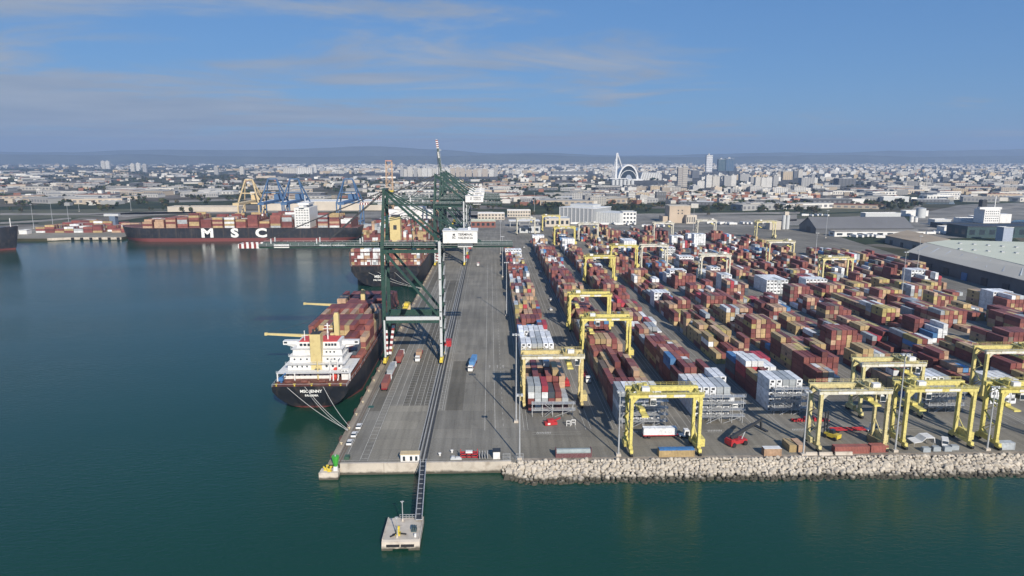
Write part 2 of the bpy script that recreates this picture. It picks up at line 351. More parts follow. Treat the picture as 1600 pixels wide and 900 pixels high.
sheet('apron_light_slab', [rect(-41.5, -24.9, 216, 268), rect(-44.4, -41.6, 232, 246)], 0.0085, LCONC)
sheet('front_road', [rect(10, 330, 218, 240)], 0.008, asphalt('front_road_asphalt', (0.215, 0.197, 0.161), 0.2))
sheet('shore_gravel', [rect(8, 420, 213.6, 216.4)], 0.012, asphalt('shore_gravel', (0.33, 0.28, 0.225), 0.25, 0.2, 0.3))
# crane rails and cable trench
mb = MB()
for x in (-51.6, -50.7): mb.box(x - .12, x + .12, 215, 920, 0.0125, 0.09)
o = mb.build('crane_rail', mat('rail_brown', (0.16, 0.10, 0.06), 0.7, var=0.3)); o['kind'] = 'structure'
sheet('rail_channel', [rect(-25.2, -24.6, 215, 920), rect(-23.9, -23.3, 215, 920), rect(-22.6, -21.7, 215, 920)], 0.016, mat('rail_channel_dark', (0.045, 0.045, 0.045), 0.7, var=0.4, scale=0.3))
sheet('rail_channel_edge', [rect(-24.5, -24.3, 215, 920), rect(-23.1, -22.9, 215, 920), rect(-25.45, -25.25, 215, 920)], 0.016, mat('rail_steel', (0.42, 0.42, 0.41), 0.5, var=0.3))
# painted markings on the apron
mk = []
def vline(x, y0, y1, w=0.16): mk.append(rect(x - w / 2, x + w / 2, y0, y1))
def hline(x0, x1, y, w=0.14): mk.append(rect(x0, x1, y - w / 2, y + w / 2))
vline(-49.3, 216, 640)
for x0, x1, y0, y1 in ((-44.3, -41.7, 216, 560), (-36.4, -33.6, 268, 560), (-31.4, -29.0, 268, 480), (-27.6, -25.7, 268, 700), (-21.2, -19.8, 262, 420)):
    vline(x0, y0, y1, .17); vline(x1, y0, y1, .17)
    y = y0 + 2
    while y < y1 - 6: hline(x0, x1, y, 0.17); y += 3.4 if y < 330 else 6.8
vline(-38.8, 268, 520); vline(-2.4, 241, 640, .2); vline(1.5, 241, 640, .2); vline(-19, 262, 700, .12)
y = 245
while y < 700: vline(4.6, y, y + 2.5, .16); y += 6
hline(-52, 8, 216.6, .15)
for x in (-2.4 + 1.9, 3.2, 6.0): mk.append([(x - .12, 318), (x + .12, 318), (x + .12, 321), (x + .5, 321), (x, 323), (x - .5, 321), (x - .12, 321)])
COLS = dict(A=13.2, B=46.8, C=77.5, D=109.5, E=141.5, F=173.5, G=205.0, H=236.0, I=267.0, J=299.0, K=331.0, L=363.0)
for k, x in COLS.items():
    y1 = 720 if k in 'ABCDEF' else 640
    for dx in (-0.9, 0.6, 18.6, 22.3, 24.3): vline(x + dx, 241 if x < 250 else 330, y1, .15)
    if k in 'ABCDEF':
        vline(x + 27.5, 241, y1, .13)
        for yy in (238.5, 236.5): hline(x + 2, x + 20, yy, .13)
for x in (16.6, 48.9, 80.6, 112.6, 144.2):          # hatched warning panels in front of each block
    for i in range(9): mk.append([(x + i * .62, 237.2 + 0.0), (x + i * .62 + .32, 237.2), (x + i * .62 + .75, 238.9), (x + i * .62 + .43, 238.9)])
sheet('pavement_marking', mk, 0.020, LINE)
# basins on the right, roads and pale strips further inland
def pxpoly(ps): return [at(*p) for p in ps]
sheet('inlet_water', [pxpoly([(1446, 319), (1492, 319), (1489, 311), (1450, 310)]), pxpoly([(1560, 356), (1640, 357), (1640, 342), (1585, 344)])], 0.03, WATER)
roads = [pxpoly(p) for p in ([(0, 336), (130, 336), (560, 330), (560, 327), (130, 333), (0, 333)], [(0, 347), (60, 344), (110, 340), (112, 342), (60, 347), (0, 350)], [(20, 356), (110, 350), (110, 353), (20, 361)],
    [(130, 336), (250, 330), (330, 331), (200, 339)], [(250, 314), (560, 305), (560, 307), (250, 317)], [(1200, 345), (1420, 333), (1445, 305), (1450, 305), (1430, 336), (1200, 349)],
    [(1440, 348), (1600, 318), (1600, 322), (1440, 352)], [(1450, 356), (1560, 338), (1560, 341), (1450, 360)], [(800, 336), (1250, 331), (1250, 334), (800, 339)], [(1080, 340), (1245, 335), (1245, 345), (1080, 346)])]
sheet('road', roads, 0.012, PALE)
sheet('industrial_ground', [pxpoly(p) for p in ([(700, 360), (1270, 352), (1300, 336), (700, 336)], [(1410, 372), (1640, 372), (1640, 315), (1500, 320), (1430, 335)], [(560, 340), (770, 340), (770, 330), (560, 330)])], 0.008, asphalt('industrial_concrete', (0.24, 0.225, 0.20), 0.3))
sheet('city_ground', [pxpoly(p) for p in ([(960, 318), (1290, 318), (1290, 300), (1700, 300), (1700, 256), (420, 256), (430, 280), (960, 284), (960, 316)],)], 0.008, CITYG)
sheet('field', [pxpoly(p) for p in ([(1255, 334), (1425, 327), (1440, 317), (1300, 321)], [(1200, 344), (1340, 338), (1420, 333), (1420, 330), (1230, 337)], [(0, 344), (130, 340), (350, 332), (350, 325), (0, 328)], [(60, 352), (130, 349), (130, 342), (60, 346)], [(380, 314), (560, 312), (560, 303), (400, 303)])], 0.009, mat('rough_grass', (0.085, 0.085, 0.045), 0.95, var=0.4, scale=0.02, dirt=(0.13, 0.115, 0.08, 0.8), coords='Object'))
# hills on the horizon
def hills():
    rnd = random.Random(3); v = []; f = []
    def prof(px, keys):
        for (a, ha), (b, hb) in zip(keys, keys[1:]):
            if a <= px <= b: t = (px - a) / (b - a); t = t * t * (3 - 2 * t); return ha + (hb - ha) * t
        return 0
    layers = [(16500, [(-300, 9), (0, 9), (140, 8), (230, 13), (300, 14), (420, 12), (590, 17), (680, 12), (780, 8), (850, 9), (960, 4), (1100, 5), (1250, 8), (1420, 12), (1600, 14), (1900, 16)], 1.3),
              (12500, [(-300, 7), (0, 7), (60, 5), (160, 3.5), (230, 6), (330, 3), (480, 2.5), (700, 3), (830, 5.5), (900, 3), (1100, 1.5), (1200, 3), (1300, 4.5), (1420, 2.5), (1600, 4), (1900, 5)], 0.6)]
    for Y, keys, rough in layers:
        n = 260; b = len(v); ph = [rnd.uniform(0, 6.28) for _ in range(6)]
        for i in range(n + 1):
            px = -290 + i * 2180 / n
            e = prof(px, keys) + rough * sum(math.sin(px * k * 0.011 + p) / k for k, p in zip((1, 2.3, 4.1, 7.7, 13, 23), ph)) * 0.8
            e = max(e, 0.6); X = (px - 765) / F * Y; h = H + e / F * Y
            for d, q in ((-1500, 0.0), (-900, 0.30), (-450, 0.62), (0, 1.0), (900, 0.45), (1700, 0.0)):
                j = 1 + 0.14 * math.sin(i * 0.9 + d) * (0 < q < 1)
                v.append((X * (1 + d / Y * .2), Y + d + 120 * math.sin(i * .35 + q * 5) * (q > 0), h * q * j - 0.5))
        for i in range(n):
            for k in range(5):
                a = b + i * 6 + k; f.append((a, a + 6, a + 7, a + 1))
    me = bpy.data.meshes.new('hills'); me.from_pydata(v, [], f); me.materials.append(mat('hill_scrub', (0.10, 0.11, 0.085), 0.95, var=0.35, scale=0.002, coords='Object'))
    for p in me.polygons: p.use_smooth = True
    o = link('hills', me); o['kind'] = 'structure'
hills()
# the air
def haze():
    mb = MB(); mb.box(-19500, 19500, -900, 21000, -8.0, 560)
    m = bpy.data.materials.new('sea_haze'); m.use_nodes = True; t = m.node_tree; t.nodes.clear()
    v = t.nodes.new('ShaderNodeVolumePrincipled'); v.inputs['Color'].default_value = (0.50, 0.68, 0.98, 1); v.inputs['Density'].default_value = 8.5e-5; v.inputs['Anisotropy'].default_value = 0.1
    o_ = t.nodes.new('ShaderNodeOutputMaterial'); t.links.new(v.outputs[0], o_.inputs['Volume'])
    o = mb.build('haze', m); tag(o, kind='stuff', label='thin blue sea haze lying over the whole harbour and city')
haze()
# sea wall along the front edge of the apron (a real parapet) and the lower corner ledge
mb = MB()
mb.box(-50.2, -35.8, 213.1, 214.0, -7, 0.55); mb.box(-35.7, -22.6, 213.1, 214.0, -7, 0.5); mb.box(-22.5, 6.6, 213.05, 213.95, -7, 0.52)
mb.box(-50.2, 6.6, 214.0, 214.5, 0.05, 0.28)
o = mb.build('sea_wall', CONC); tag(o, 'pale weathered concrete sea wall along the end of the quay', 'wall')
mb = MB(); mb.box(-56.4, -50.2, 209.6, 213.55, -7, -1.2); mb.box(-56.4, -50.2, 209.6, 210.1, -1.2, -0.95)
o = mb.build('mooring_ledge', CONC); tag(o, 'low concrete ledge at the outer corner of the quay', 'ledge')
# ================================================================== boulders of the revetment
def boulders():
    rnd = random.Random(5); protos = []
    for k in range(7):
        bm = bmesh.new(); bmesh.ops.create_icosphere(bm, subdivisions=2, radius=1.0)
        ns = [Vector((rnd.gauss(0, 1), rnd.gauss(0, 1), rnd.gauss(0, 1))).normalized() for _ in range(9)]
        ds = [rnd.uniform(.62, .95) for _ in ns]
        for v in bm.verts:
            for n, d in zip(ns, ds):
                e = v.co.dot(n) - d
                if e > 0: v.co -= n * e
            v.co.x *= 1.15; v.co.z *= .85
        me = bpy.data.meshes.new('boulder'); bm.to_mesh(me); bm.free(); me.materials.append(ROCKM); protos.append(me)
    pts = []
    xmax = 330
    def edge(x):                                   # outward bulge at the rounded western tip
        return max(0.0, 1 - (x - 3) / 9.0) if x < 12 else 0.0
    for r in range(10):
        t = r / 9.0; x = 6.5 - 2.5 * math.sin(t * 1.6) + rnd.uniform(-.4, .4)
        while x < xmax:
            s = rnd.choice((rnd.uniform(.5, .85), rnd.uniform(.75, 1.35))) * (.95 if r < 7 else .8)
            yy = 204.6 + t * 8.8 + rnd.uniform(-.35, .35); zz = -4.0 + t * 4.1 + rnd.uniform(-.25, .25)
            if x < 10: zz -= (10 - x) * .28 * (1 - t * .3); yy += edge(x) * 2.2 * (1 - t)
            pts.append((x, yy, zz, s)); x += s * 1.45 + rnd.uniform(0, .3)
    rocks = sorted(pts, key=lambda p: -p[3] / (abs(p[0] - 60) + 150))
    vis = [p for p in rocks if p[0] < 190]; ind = set(vis[:300]); base = MB()
    mbv = []; first = None
    for p in pts:
        me = protos[rnd.randrange(7)]; e = (rnd.uniform(0, 6.28), rnd.uniform(0, 6.28), rnd.uniform(0, 6.28))
        if p in ind:
            o = bpy.data.objects.new('boulder', me); C.objects.link(o); o.location = p[:3]; o.rotation_euler = e; o.scale = (p[3],) * 3
            tag(o, 'pale buff boulder, one of those piled along the shore', 'boulder', 'boulders of the rock shore')
        else:
            M = Matrix.Translation(p[:3]) @ Matrix.Rotation(e[2], 4, 'Z') @ Matrix.Rotation(e[0], 4, 'X') @ Matrix.Scale(p[3], 4)
            b = len(base.v); base.v += [tuple(M @ v.co) for v in me.vertices]; base.f += [tuple(b + i for i in q.vertices) for q in me.polygons]; base.m += [0] * len(me.polygons)
    # the rubble core under them
    b = len(base.v); core = [(3.5, 206.2, -7), (3.5, 206.2, -4.2), (5.5, 213, -.5), (xmax, 206.2, -7), (xmax, 206.2, -4.2), (xmax, 213, -.5)]
    base.v += core; base.f += [(b + 1, b + 4, b + 5, b + 2), (b, b + 3, b + 4, b + 1)]; base.m += [0, 0]
    me = bpy.data.meshes.new('boulder_bank'); me.from_pydata(base.v, [], base.f); me.materials.append(ROCKM)
    o = link('boulder_bank', me); tag(o, 'bank of pale boulders sloping down into the water', 'rocks', kind='stuff')
boulders()

# ================================================================== containers
COL = dict(r=(0.190, 0.056, 0.050), m=(0.140, 0.046, 0.043), b=(0.255, 0.088, 0.070), R=(0.38, 0.045, 0.06), y=(0.41, 0.300, 0.150), t=(0.43, 0.285, 0.185), Y=(0.43, 0.345, 0.13),
           w=(0.68, 0.69, 0.69), W=(0.72, 0.73, 0.74), g=(0.36, 0.385, 0.40), d=(0.07, 0.085, 0.10), B=(0.09, 0.22, 0.42), G=(0.025, 0.075, 0.075), n=(0.16, 0.12, 0.09))
CN = dict(r='brown red', m='dark maroon', b='brick red', R='bright crimson', y='ochre', t='tan', Y='mustard yellow', w='white', W='white refrigerated', g='pale grey', d='dark slate', B='blue', G='dark teal', n='dull brown')
MIX = {'M': 'rrrrmmbbbbRyyytttttYggdwwB', 'H': 'rrrrmbbbbbrryttn', 'Y': 'yyyttYYrrbm', 'W': 'WWWWWWWWWg', 'X': 'wgrrrRwBytwd', 'T': 'tttyrrbbwg', 'L': 'rrmbbbyyyttggw'}
def container_meshes():
    out = {}
    for ln in (40, 20):
        Ln = 12.19 if ln == 40 else 6.06; w = 2.44; h = 2.53
        mb = MB(); e = .05
        # corner posts and rails
        for x in (-w / 2, w / 2 - .16):
            for y in (0, Ln - .16): mb.box(x, x + .16, y, y + .16, 0, h)
        for x in (-w / 2, w / 2 - .12):
            mb.box(x, x + .12, .16, Ln - .16, 0, .16); mb.box(x, x + .12, .16, Ln - .16, h - .11, h)
        for y in (0, Ln - .12):
            mb.box(-w / 2 + .16, w / 2 - .16, y, y + .12, 0, .15); mb.box(-w / 2 + .16, w / 2 - .16, y, y + .12, h - .13, h)
        # corrugated sides and end wall
        k = int(Ln / .55)
        for sx in (-1, 1):
            xo = sx * (w / 2 - .02); xi = sx * (w / 2 - .10); y = .16; st = (Ln - .32) / k
            for i in range(k):
                pr = [(xi, y), (xi, y + st * .3), (xo, y + st * .42), (xo, y + st * .78), (xi, y + st * .9), (xi, y + st)]
                for (xa, ya), (xb, yb) in zip(pr, pr[1:]):
                    b = len(mb.v); mb.v += [(xa, ya, .16), (xb, yb, .16), (xb, yb, h - .11), (xa, ya, h - .11)]; mb.f.append((b, b + 1, b + 2, b + 3)); mb.m.append(0)
                y += st
        b = len(mb.v)
        mb.v += [(-w / 2 + .1, .1, h - .04), (w / 2 - .1, .1, h - .04), (w / 2 - .1, Ln - .1, h - .04), (-w / 2 + .1, Ln - .1, h - .04)]; mb.f.append((b, b + 1, b + 2, b + 3)); mb.m.append(0)
        mb.box(-w / 2 + .16, w / 2 - .16, Ln - .1, Ln - .04, .15, h - .13); mb.box(-w / 2 + .16, w / 2 - .16, .09, .12, .15, h - .13)
        out[ln] = mb.mesh('container_body', CONT)
    mb = MB(); mb.box(-.52, .52, -.04, .0, .17, 2.42)
    for x in (-.3, .25): mb.bar((x, -.07, .12), (x, -.07, 2.5), .05)
    for z in (.5, 1.2, 1.9): mb.box(-.5, .5, -.055, -.04, z, z + .06)
    out['door'] = mb.mesh('door', CONT)
    mb = MB(); mb.box(-1.02, 1.02, -.03, .06, .2, 2.4); mb.mi = 1; mb.box(-.62, .62, -.06, -.03, 1.35, 2.2); mb.box(-.9, -.2, -.05, -.03, .35, 1.0); mb.mi = 2; mb.frustum((0, 0, 0), .1, .1, 0, .01)
    out['unit'] = mb.mesh('refrigeration_unit', [CONT, DKSTEEL, GALV])
    return out
CM = container_meshes()
def make_container(x, y, z, c, label, ln=40, rz=0, group=None, name='shipping_container', parts=True):
    fq_ = random.uniform(.86, 1.14); col = tuple(v * fq_ for v in COL[c])
    o = bpy.data.objects.new(name, CM[ln]); C.objects.link(o); o.location = (x, y, z); o.rotation_euler = (0, 0, rz); o.color = (*col, 1)
    tag(o, label, 'container', group)
    if parts:
        if c == 'W': link('refrigeration_unit', CM['unit'], o, (0, 0.0, 0), 0, col)
        else:
            for s in (-.53, .53): link('door', CM['door'], o, (s, .09, 0), 0, tuple(v * .93 for v in col))
    return o
ORD = ['first', 'second', 'third', 'fourth', 'fifth', 'sixth', 'seventh', 'eighth', 'ninth', 'tenth', 'eleventh', 'twelfth']
# one entry per block: first bay's front Y, then the bays, each  mix:heights  (six rows, 0 = empty)
BLK = {
 'A': (260.5, 'X:443433 L:343454 T:444544 X:334433 M:233333 W:444444 W:434444 W:444443 X:323344 H:444443 Y:433443 Y:434444 M:445343 Y:344434 T:343443 Y:444433 M:344454 T:444454 M:345454 M:445444 T:444344 M:454544 L:445444 M:334445 H:544444 M:444333 M:332222 M:344434 M:444544 M:333443 M:444433 W:333333 W:444444 T:332222 M:222110'),
 'B': (245.5, 'W:555555 H:444444 Y:434354 H:445354 Y:345343 H:444443 L:555554 X:444444 H:555555 M:445555 H:455453 M:354345 H:555544 H:444443 M:445554 H:555444 H:545554 M:455545 M:554433 H:445553 H:455443 X:335333 H:555554 M:455443 H:544443 H:443333 M:545554 M:554455 H:555544 L:454455 H:545555 M:555544 H:444455 H:555555 M:555444 L:544343 H:445544 W:333300 M:223300 M:333200'),
 'C': (249.5, 'W:555550 W:444455 H:455254 X:554433 H:555200 M:533544 M:455344 T:334433 H:454333 X:333443 R:333344 M:443322 X:334433 H:233444 R:344444 H:443333 H:444544 H:555544 H:455444 H:545333 M:444233 M:443333 H:545444 H:555444 H:455443 W:444444 M:333344 H:445444 X:444433 H:554455 M:455333 H:555544 M:444433 H:444333 M:333322 H:345544 W:322200 M:223322'),
 'D': (257.5, 'W:555550 L:434000 X:554442 X:433444 H:244433 Y:334455 M:432400 Y:333444 Y:455452 L:533454 H:233455 Y:444443 H:445554 M:445343 X:335434 W:444400 X:444443 M:444444 H:343444 X:333455 M:443343 H:555553 H:333444 Y:444433 M:222300 H:555544 H:555445 M:444443 H:554544 H:444444 M:345444 M:444333 H:555555 H:443333 M:333222 L:444333'),
 'E': (283.5, 'L:333200 H:444544 Y:444455 H:544444 M:433200 H:344444 Y:555544 Y:444444 L:443444 L:555555 Y:555544 M:233000 H:444444 M:445445 L:233343 H:444455 M:445444 L:344444 H:455444 Y:333334 W:344444 M:443300 H:444444 M:444433 L:333332 X:222333 H:443333 H:555444 M:344445 M:444443 H:333300'),
 'F': (258.5, 'W:555500 M:223300 L:244000 H:222000 L:455444 H:555555 H:555554 M:244444 M:044444 L:333333 H:444433 M:555444 M:444443 M:334433 H:444455 Y:455433 M:322222 H:555444 M:444333 W:555000 H:444433 M:555544 L:433344 W:333444 M:444333 H:555444 M:333322 H:444400'),
 'G': (262.5, 'W:444400 L:222000 M:233300 L:342000 H:443333 M:233444 L:344433 M:334400 Y:444433 H:444433 M:222000 H:555544 L:433355 M:444333 X:334430 H:555554 M:444000 L:444333 W:444444 W:444444 H:333444 Y:000444 H:444433 M:333220 M:344444'),
 'H': (280.0, 'L:222000 M:334400 H:344333 Y:333000 L:344333 M:444440 X:002340 L:455444 H:344333 Y:444444 M:444000 M:444455 H:444444 L:333444 M:233332 Y:344444 H:444333 W:444444 M:444444 L:333000 M:234444 M:444333'),
 'I': (300.0, 'M:344000 L:344444 W:112000 H:344444 L:344433 Y:444333 M:000222 L:444444 H:444000 M:344444 L:333444 H:233333 Y:444444 M:444433 L:333000 Y:344444 H:445555 M:444333'),
 'J': (368.0, 'L:444455 H:444444 Y:000444 M:222111 L:444333 M:000000 Y:544444 M:333000 L:444444 Y:444333 L:333322 Y:444333 M:333000'),
 'L': (566.0, 'Y:344300 L:444444 H:344433'),
 'K': (420.0, 'L:455544 W:555550 Y:444000 H:000000 M:000000 L:200222 Y:333000'),
}
BNAME = dict(A='the block nearest the ships', B='the second block from the ships', C='the third block from the ships', D='the fourth block from the ships', E='the fifth block from the ships', F='the sixth block from the ships', G='the seventh block from the ships', H='the eighth block from the ships', I='the ninth block from the ships', J='the tenth block from the ships', K='the farthest block', L='the short block before the brown warehouse')
YLIM = dict(A=735, B=830, C=870, D=930, E=940, F=920, G=930, H=900, I=860, J=800, K=700, L=690)
PITCH_Y, PITCH_X, TIER = 12.75, 2.74, 2.62
OVER = {('A', 0): ['rrwg', 'gggg', 'rgwR', 'nrd', 'rtr', 'rg'], ('A', 9): ['rtr', 'rBbb', 'rrrb', 'rrbr', 'rtyr', 'tty'], ('C', 3): ['mrrBB', 'mrrrb', 'mrww', 'rrww', 'rrb', 'rrr'], ('D', 2): ['mrRRw', 'wrRRw', 'wtrww', 'tywW', 'wwrw', 'rr'], ('D', 3): ['rddB', 'yrrw', 'ytyw', 'tyyr', 'rwwR', 'rwrR'],
        ('B', 1): ['rrrr', 'rrbr', 'rrrr', 'rrrr', 'rtrt', 'rrrt'], ('E', 3): ['ymrry', 'rmrrm', 'rrrb', 'yyry', 'rryb', 'yyrr'], ('D', 1): ['mmmy', 'mmb', 'mrrr', '', '', '']}
def yard():
    rnd = random.Random(11); cells = []
    for blk, (y0, spec) in BLK.items():
        x0 = COLS[blk] + 1.7
        bays = spec.split(); Hs = []
        while y0 + len(bays) * (PITCH_Y + .22) < YLIM[blk]:
            base = rnd.choice((2, 3, 3, 4, 4, 5)); m_ = rnd.choice('HHHMMMLLYTTWX')
            if rnd.random() < .13: bays.append('M:000000'); continue
            if m_ == 'W': bays.append('W:%s' % (str(rnd.choice((4, 5))) * 5 + '0')); continue
            bays.append(m_ + ':' + ''.join(str(min(5, max(0, base + rnd.choice((-2, -1, 0, 0, 0, 1)) - (rnd.random() < .08) * 4))) for _ in range(6)))
        for b in bays:
            m, h = b.split(':'); hh = [int(q) for q in h]
            if blk in 'DEFGHIJ' and len(Hs) > 3 and m != 'W':
                u = rnd.random()
                if u < .13: hh = [0] * 6
                elif u < .55: k0 = rnd.randrange(6); d_ = rnd.choice((1, 2, 2, 3)); hh = [max(0, v - (d_ if (j >= k0) == (u < .25) else 0)) for j, v in enumerate(hh)]
            elif blk in 'ABC' and len(Hs) > 3 and m != 'W' and rnd.random() < .3: k0 = rnd.randrange(1, 5); hh = [max(1, v - (j >= k0)) for j, v in enumerate(hh)]
            if len(Hs) > 3 and m != 'W' and rnd.random() < (.3 if blk in 'AB' else .55): hh = [max(v - 1, min(v, 1)) for v in hh]
            Hs.append(hh)
        yb = y0
        for i, b in enumerate(bays):
            m, h = b.split(':'); pal = MIX.get(m, MIX['M'] if m != 'R' else 'RRrbwwtr')
            ov = OVER.get((blk, i)); dominant = None
            for r in range(6):
                n = len(ov[r]) if ov else Hs[i][r]
                two = (not ov) and m not in 'W' and rnd.random() < .22
                run = rnd.choice(pal)
                for k in range(n):
                    c = ov[r][k] if ov else (run if rnd.random() < .30 else rnd.choice(pal))
                    if not ov and r >= 1 and rnd.random() < .18 and cells and cells[-1]['b'] == blk and cells[-1]['ln'] == (20 if two else 40): c = cells[-1]['c']
                    top = k == n - 1
                    front = i == 0 or Hs[i - 1][r] <= k; lf = r == 0 or Hs[i][r - 1] <= k; rt = r == 5 or Hs[i][r + 1] <= k
                    if not (top or front or lf or rt): continue
                    x = x0 + r * PITCH_X + 1.22 + rnd.uniform(-.05, .05); z = .03 + k * TIER
                    for q in ((0, 1) if two else (0,)):
                        cells.append(dict(b=blk, i=i, r=r, k=k, x=x, y=yb + q * 6.25 + rnd.uniform(-.08, .08), z=z, c=c if q == 0 else rnd.choice(pal), ln=20 if two else 40, top=top, front=front and q == 0, lf=lf, half=q if two else -1))
            yb += PITCH_Y + (2.0 if i % 9 == 8 else 0)
    def score(c):
        d2 = c['x'] ** 2 + c['y'] ** 2 + 90 ** 2; vis = (c['ln'] / 40.0) * (1.0 * c['top'] + .35 * c['lf'] * min(1, abs(c['x']) / 120)) + .75 * c['front']
        px = 765 + F * c['x'] / c['y']
        return -vis / d2 if px < 1600 else 0
    cells.sort(key=score)
    seen = set(); mass = Batch(); n = 0
    for c in cells:
        if n < 270 and score(c) < 0:
            half = '' if c['half'] < 0 else ('short ')
            where = ('front bay' if c['i'] == 0 else ORD[c['i']] + ' bay' if c['i'] < 12 else 'bay %d' % (c['i'] + 1))
            cn = CN[c['c']]
            bn = BNAME[c['b']]
            lab = '%s%s container, tier %d, row %d, %s of %s' % (half, cn.split()[-1] if half or len(cn.split()) > 1 else cn, c['k'] + 1, c['r'] + 1, where, bn)
            if c['half'] == 1: lab = lab.replace('short', 'rear short')
            if lab in seen: mass_add(mass, c); continue
            seen.add(lab)
            make_container(c['x'], c['y'], c['z'], c['c'], lab, c['ln'], group='containers stacked in the yard', parts=c['front'] and c['y'] < 420); n += 1
        else: mass_add(mass, c)
    o = mass.build('container_stacks', CONTS); tag(o, 'hundreds more stacked red, ochre and white containers filling the yard', 'containers', 'containers stacked in the yard')
def mass_add(mass, c):
    f = random.uniform(.85, 1.15); col = tuple(v * f for v in COL[c['c']]); Ln = 12.19 if c['ln'] == 40 else 6.06
    ft_, fa_ = random.uniform(.82, 1.25), random.uniform(0, .03)
    mass.box(c['x'] - 1.22, c['x'] + 1.22, c['y'], c['y'] + Ln, c['z'], c['z'] + 2.50, col, tuple(v * ft_ + fa_ for v in col))
    if c['lf'] and c['c'] in 'yYt' and c['y'] < 520 and c['ln'] == 40 and c['x'] > 60: mass.box(c['x'] - 1.25, c['x'] - 1.22, c['y'] + 5.3, c['y'] + 6.9, c['z'] + .8, c['z'] + 2.0, (.03, .03, .03))
    if c['front'] and c['c'] == 'W' and c['y'] < 700:
        mass.box(c['x'] - .75, c['x'] + .75, c['y'] - .05, c['y'], c['z'] + 1.2, c['z'] + 2.3, (.06, .065, .07))
yard()
# loose stacks on the open ground by the big shed, and single containers along the shore
def pile(x, y, cols, rz, group, where):
    k = 0
    for r, st in enumerate(cols):
        for t, c in enumerate(st):
            make_container(x + r * 2.7 * math.cos(rz), y + r * 2.7 * math.sin(rz), .03 + t * TIER, c, '%s container, tier %d of stack %d, %s' % (CN[c].split()[-1], t + 1, r + 1, where), group=group, parts=True, rz=rz)
pile(*at(1462, 447), ['tdGG'], 0, 'containers near the shed', 'alone before the long shed wall')
pile(*at(1452, 462), ['nt'], 0, 'containers near the shed', 'low beside the tall dark stack')
pile(*at(1476, 452), ['tt'], 0, 'containers near the shed', 'right of the tall dark stack')
make_container(57.0, 217.0, .03, 'y', 'long ochre container with a blue tarpaulin roof beside the shore', rz=-R(90), group='containers beside the rock shore', parts=False)
o = thing('tarpaulin', 'blue tarpaulin stretched over the ochre container by the shore', 'tarpaulin', (57.0, 217, 2.62))
mb = MB(); mb.prism([(-1.27, -.25), (-1.27, .08), (-.5, .2), (.6, .16), (1.27, .04), (1.27, -.3)], .1, 12.1, 'x')
mb.v = [(x, y, z) for x, y, z in mb.v]; mb.build('tarpaulin_sheet', BLUEP, o)
for i, (x, y, c, ln, rz, lab) in enumerate([
    (93.0, 216.6, 't', 20, -90, 'short tan container with a white roof, alone beside the shore'),
    (104.2, 218.2, 'y', 20, 0, 'left of two short ochre containers standing side by side near the shore'),
    (107.2, 218.2, 't', 20, 0, 'right of two short ochre containers standing side by side near the shore'),
    (118.0, 217.6, 'b', 40, -90, 'long brick red container lying left beside the shore'),
    (131.0, 218.2, 'b', 20, -90, 'short brick red container right of the long red one by the shore'),
    (137.6, 221.2, 'y', 20, 14, 'mustard container beside the yellow gantry leg near the shore'),
    (176.5, 219.0, 'g', 20, -90, 'grey container standing at the right end of the shore road')]):
    make_container(x, y, .03, c, lab, ln, R(rz), 'containers beside the rock shore')
o = link('roof_sheet', MB().box(.05, 6.0, -1.2, 1.2, 2.62, 2.70).mesh('roof_sheet', WHITE), None, (93.0, 216.6, 0)); tag(o, 'white sheet covering the roof of the lone tan container by the shore', 'cover')
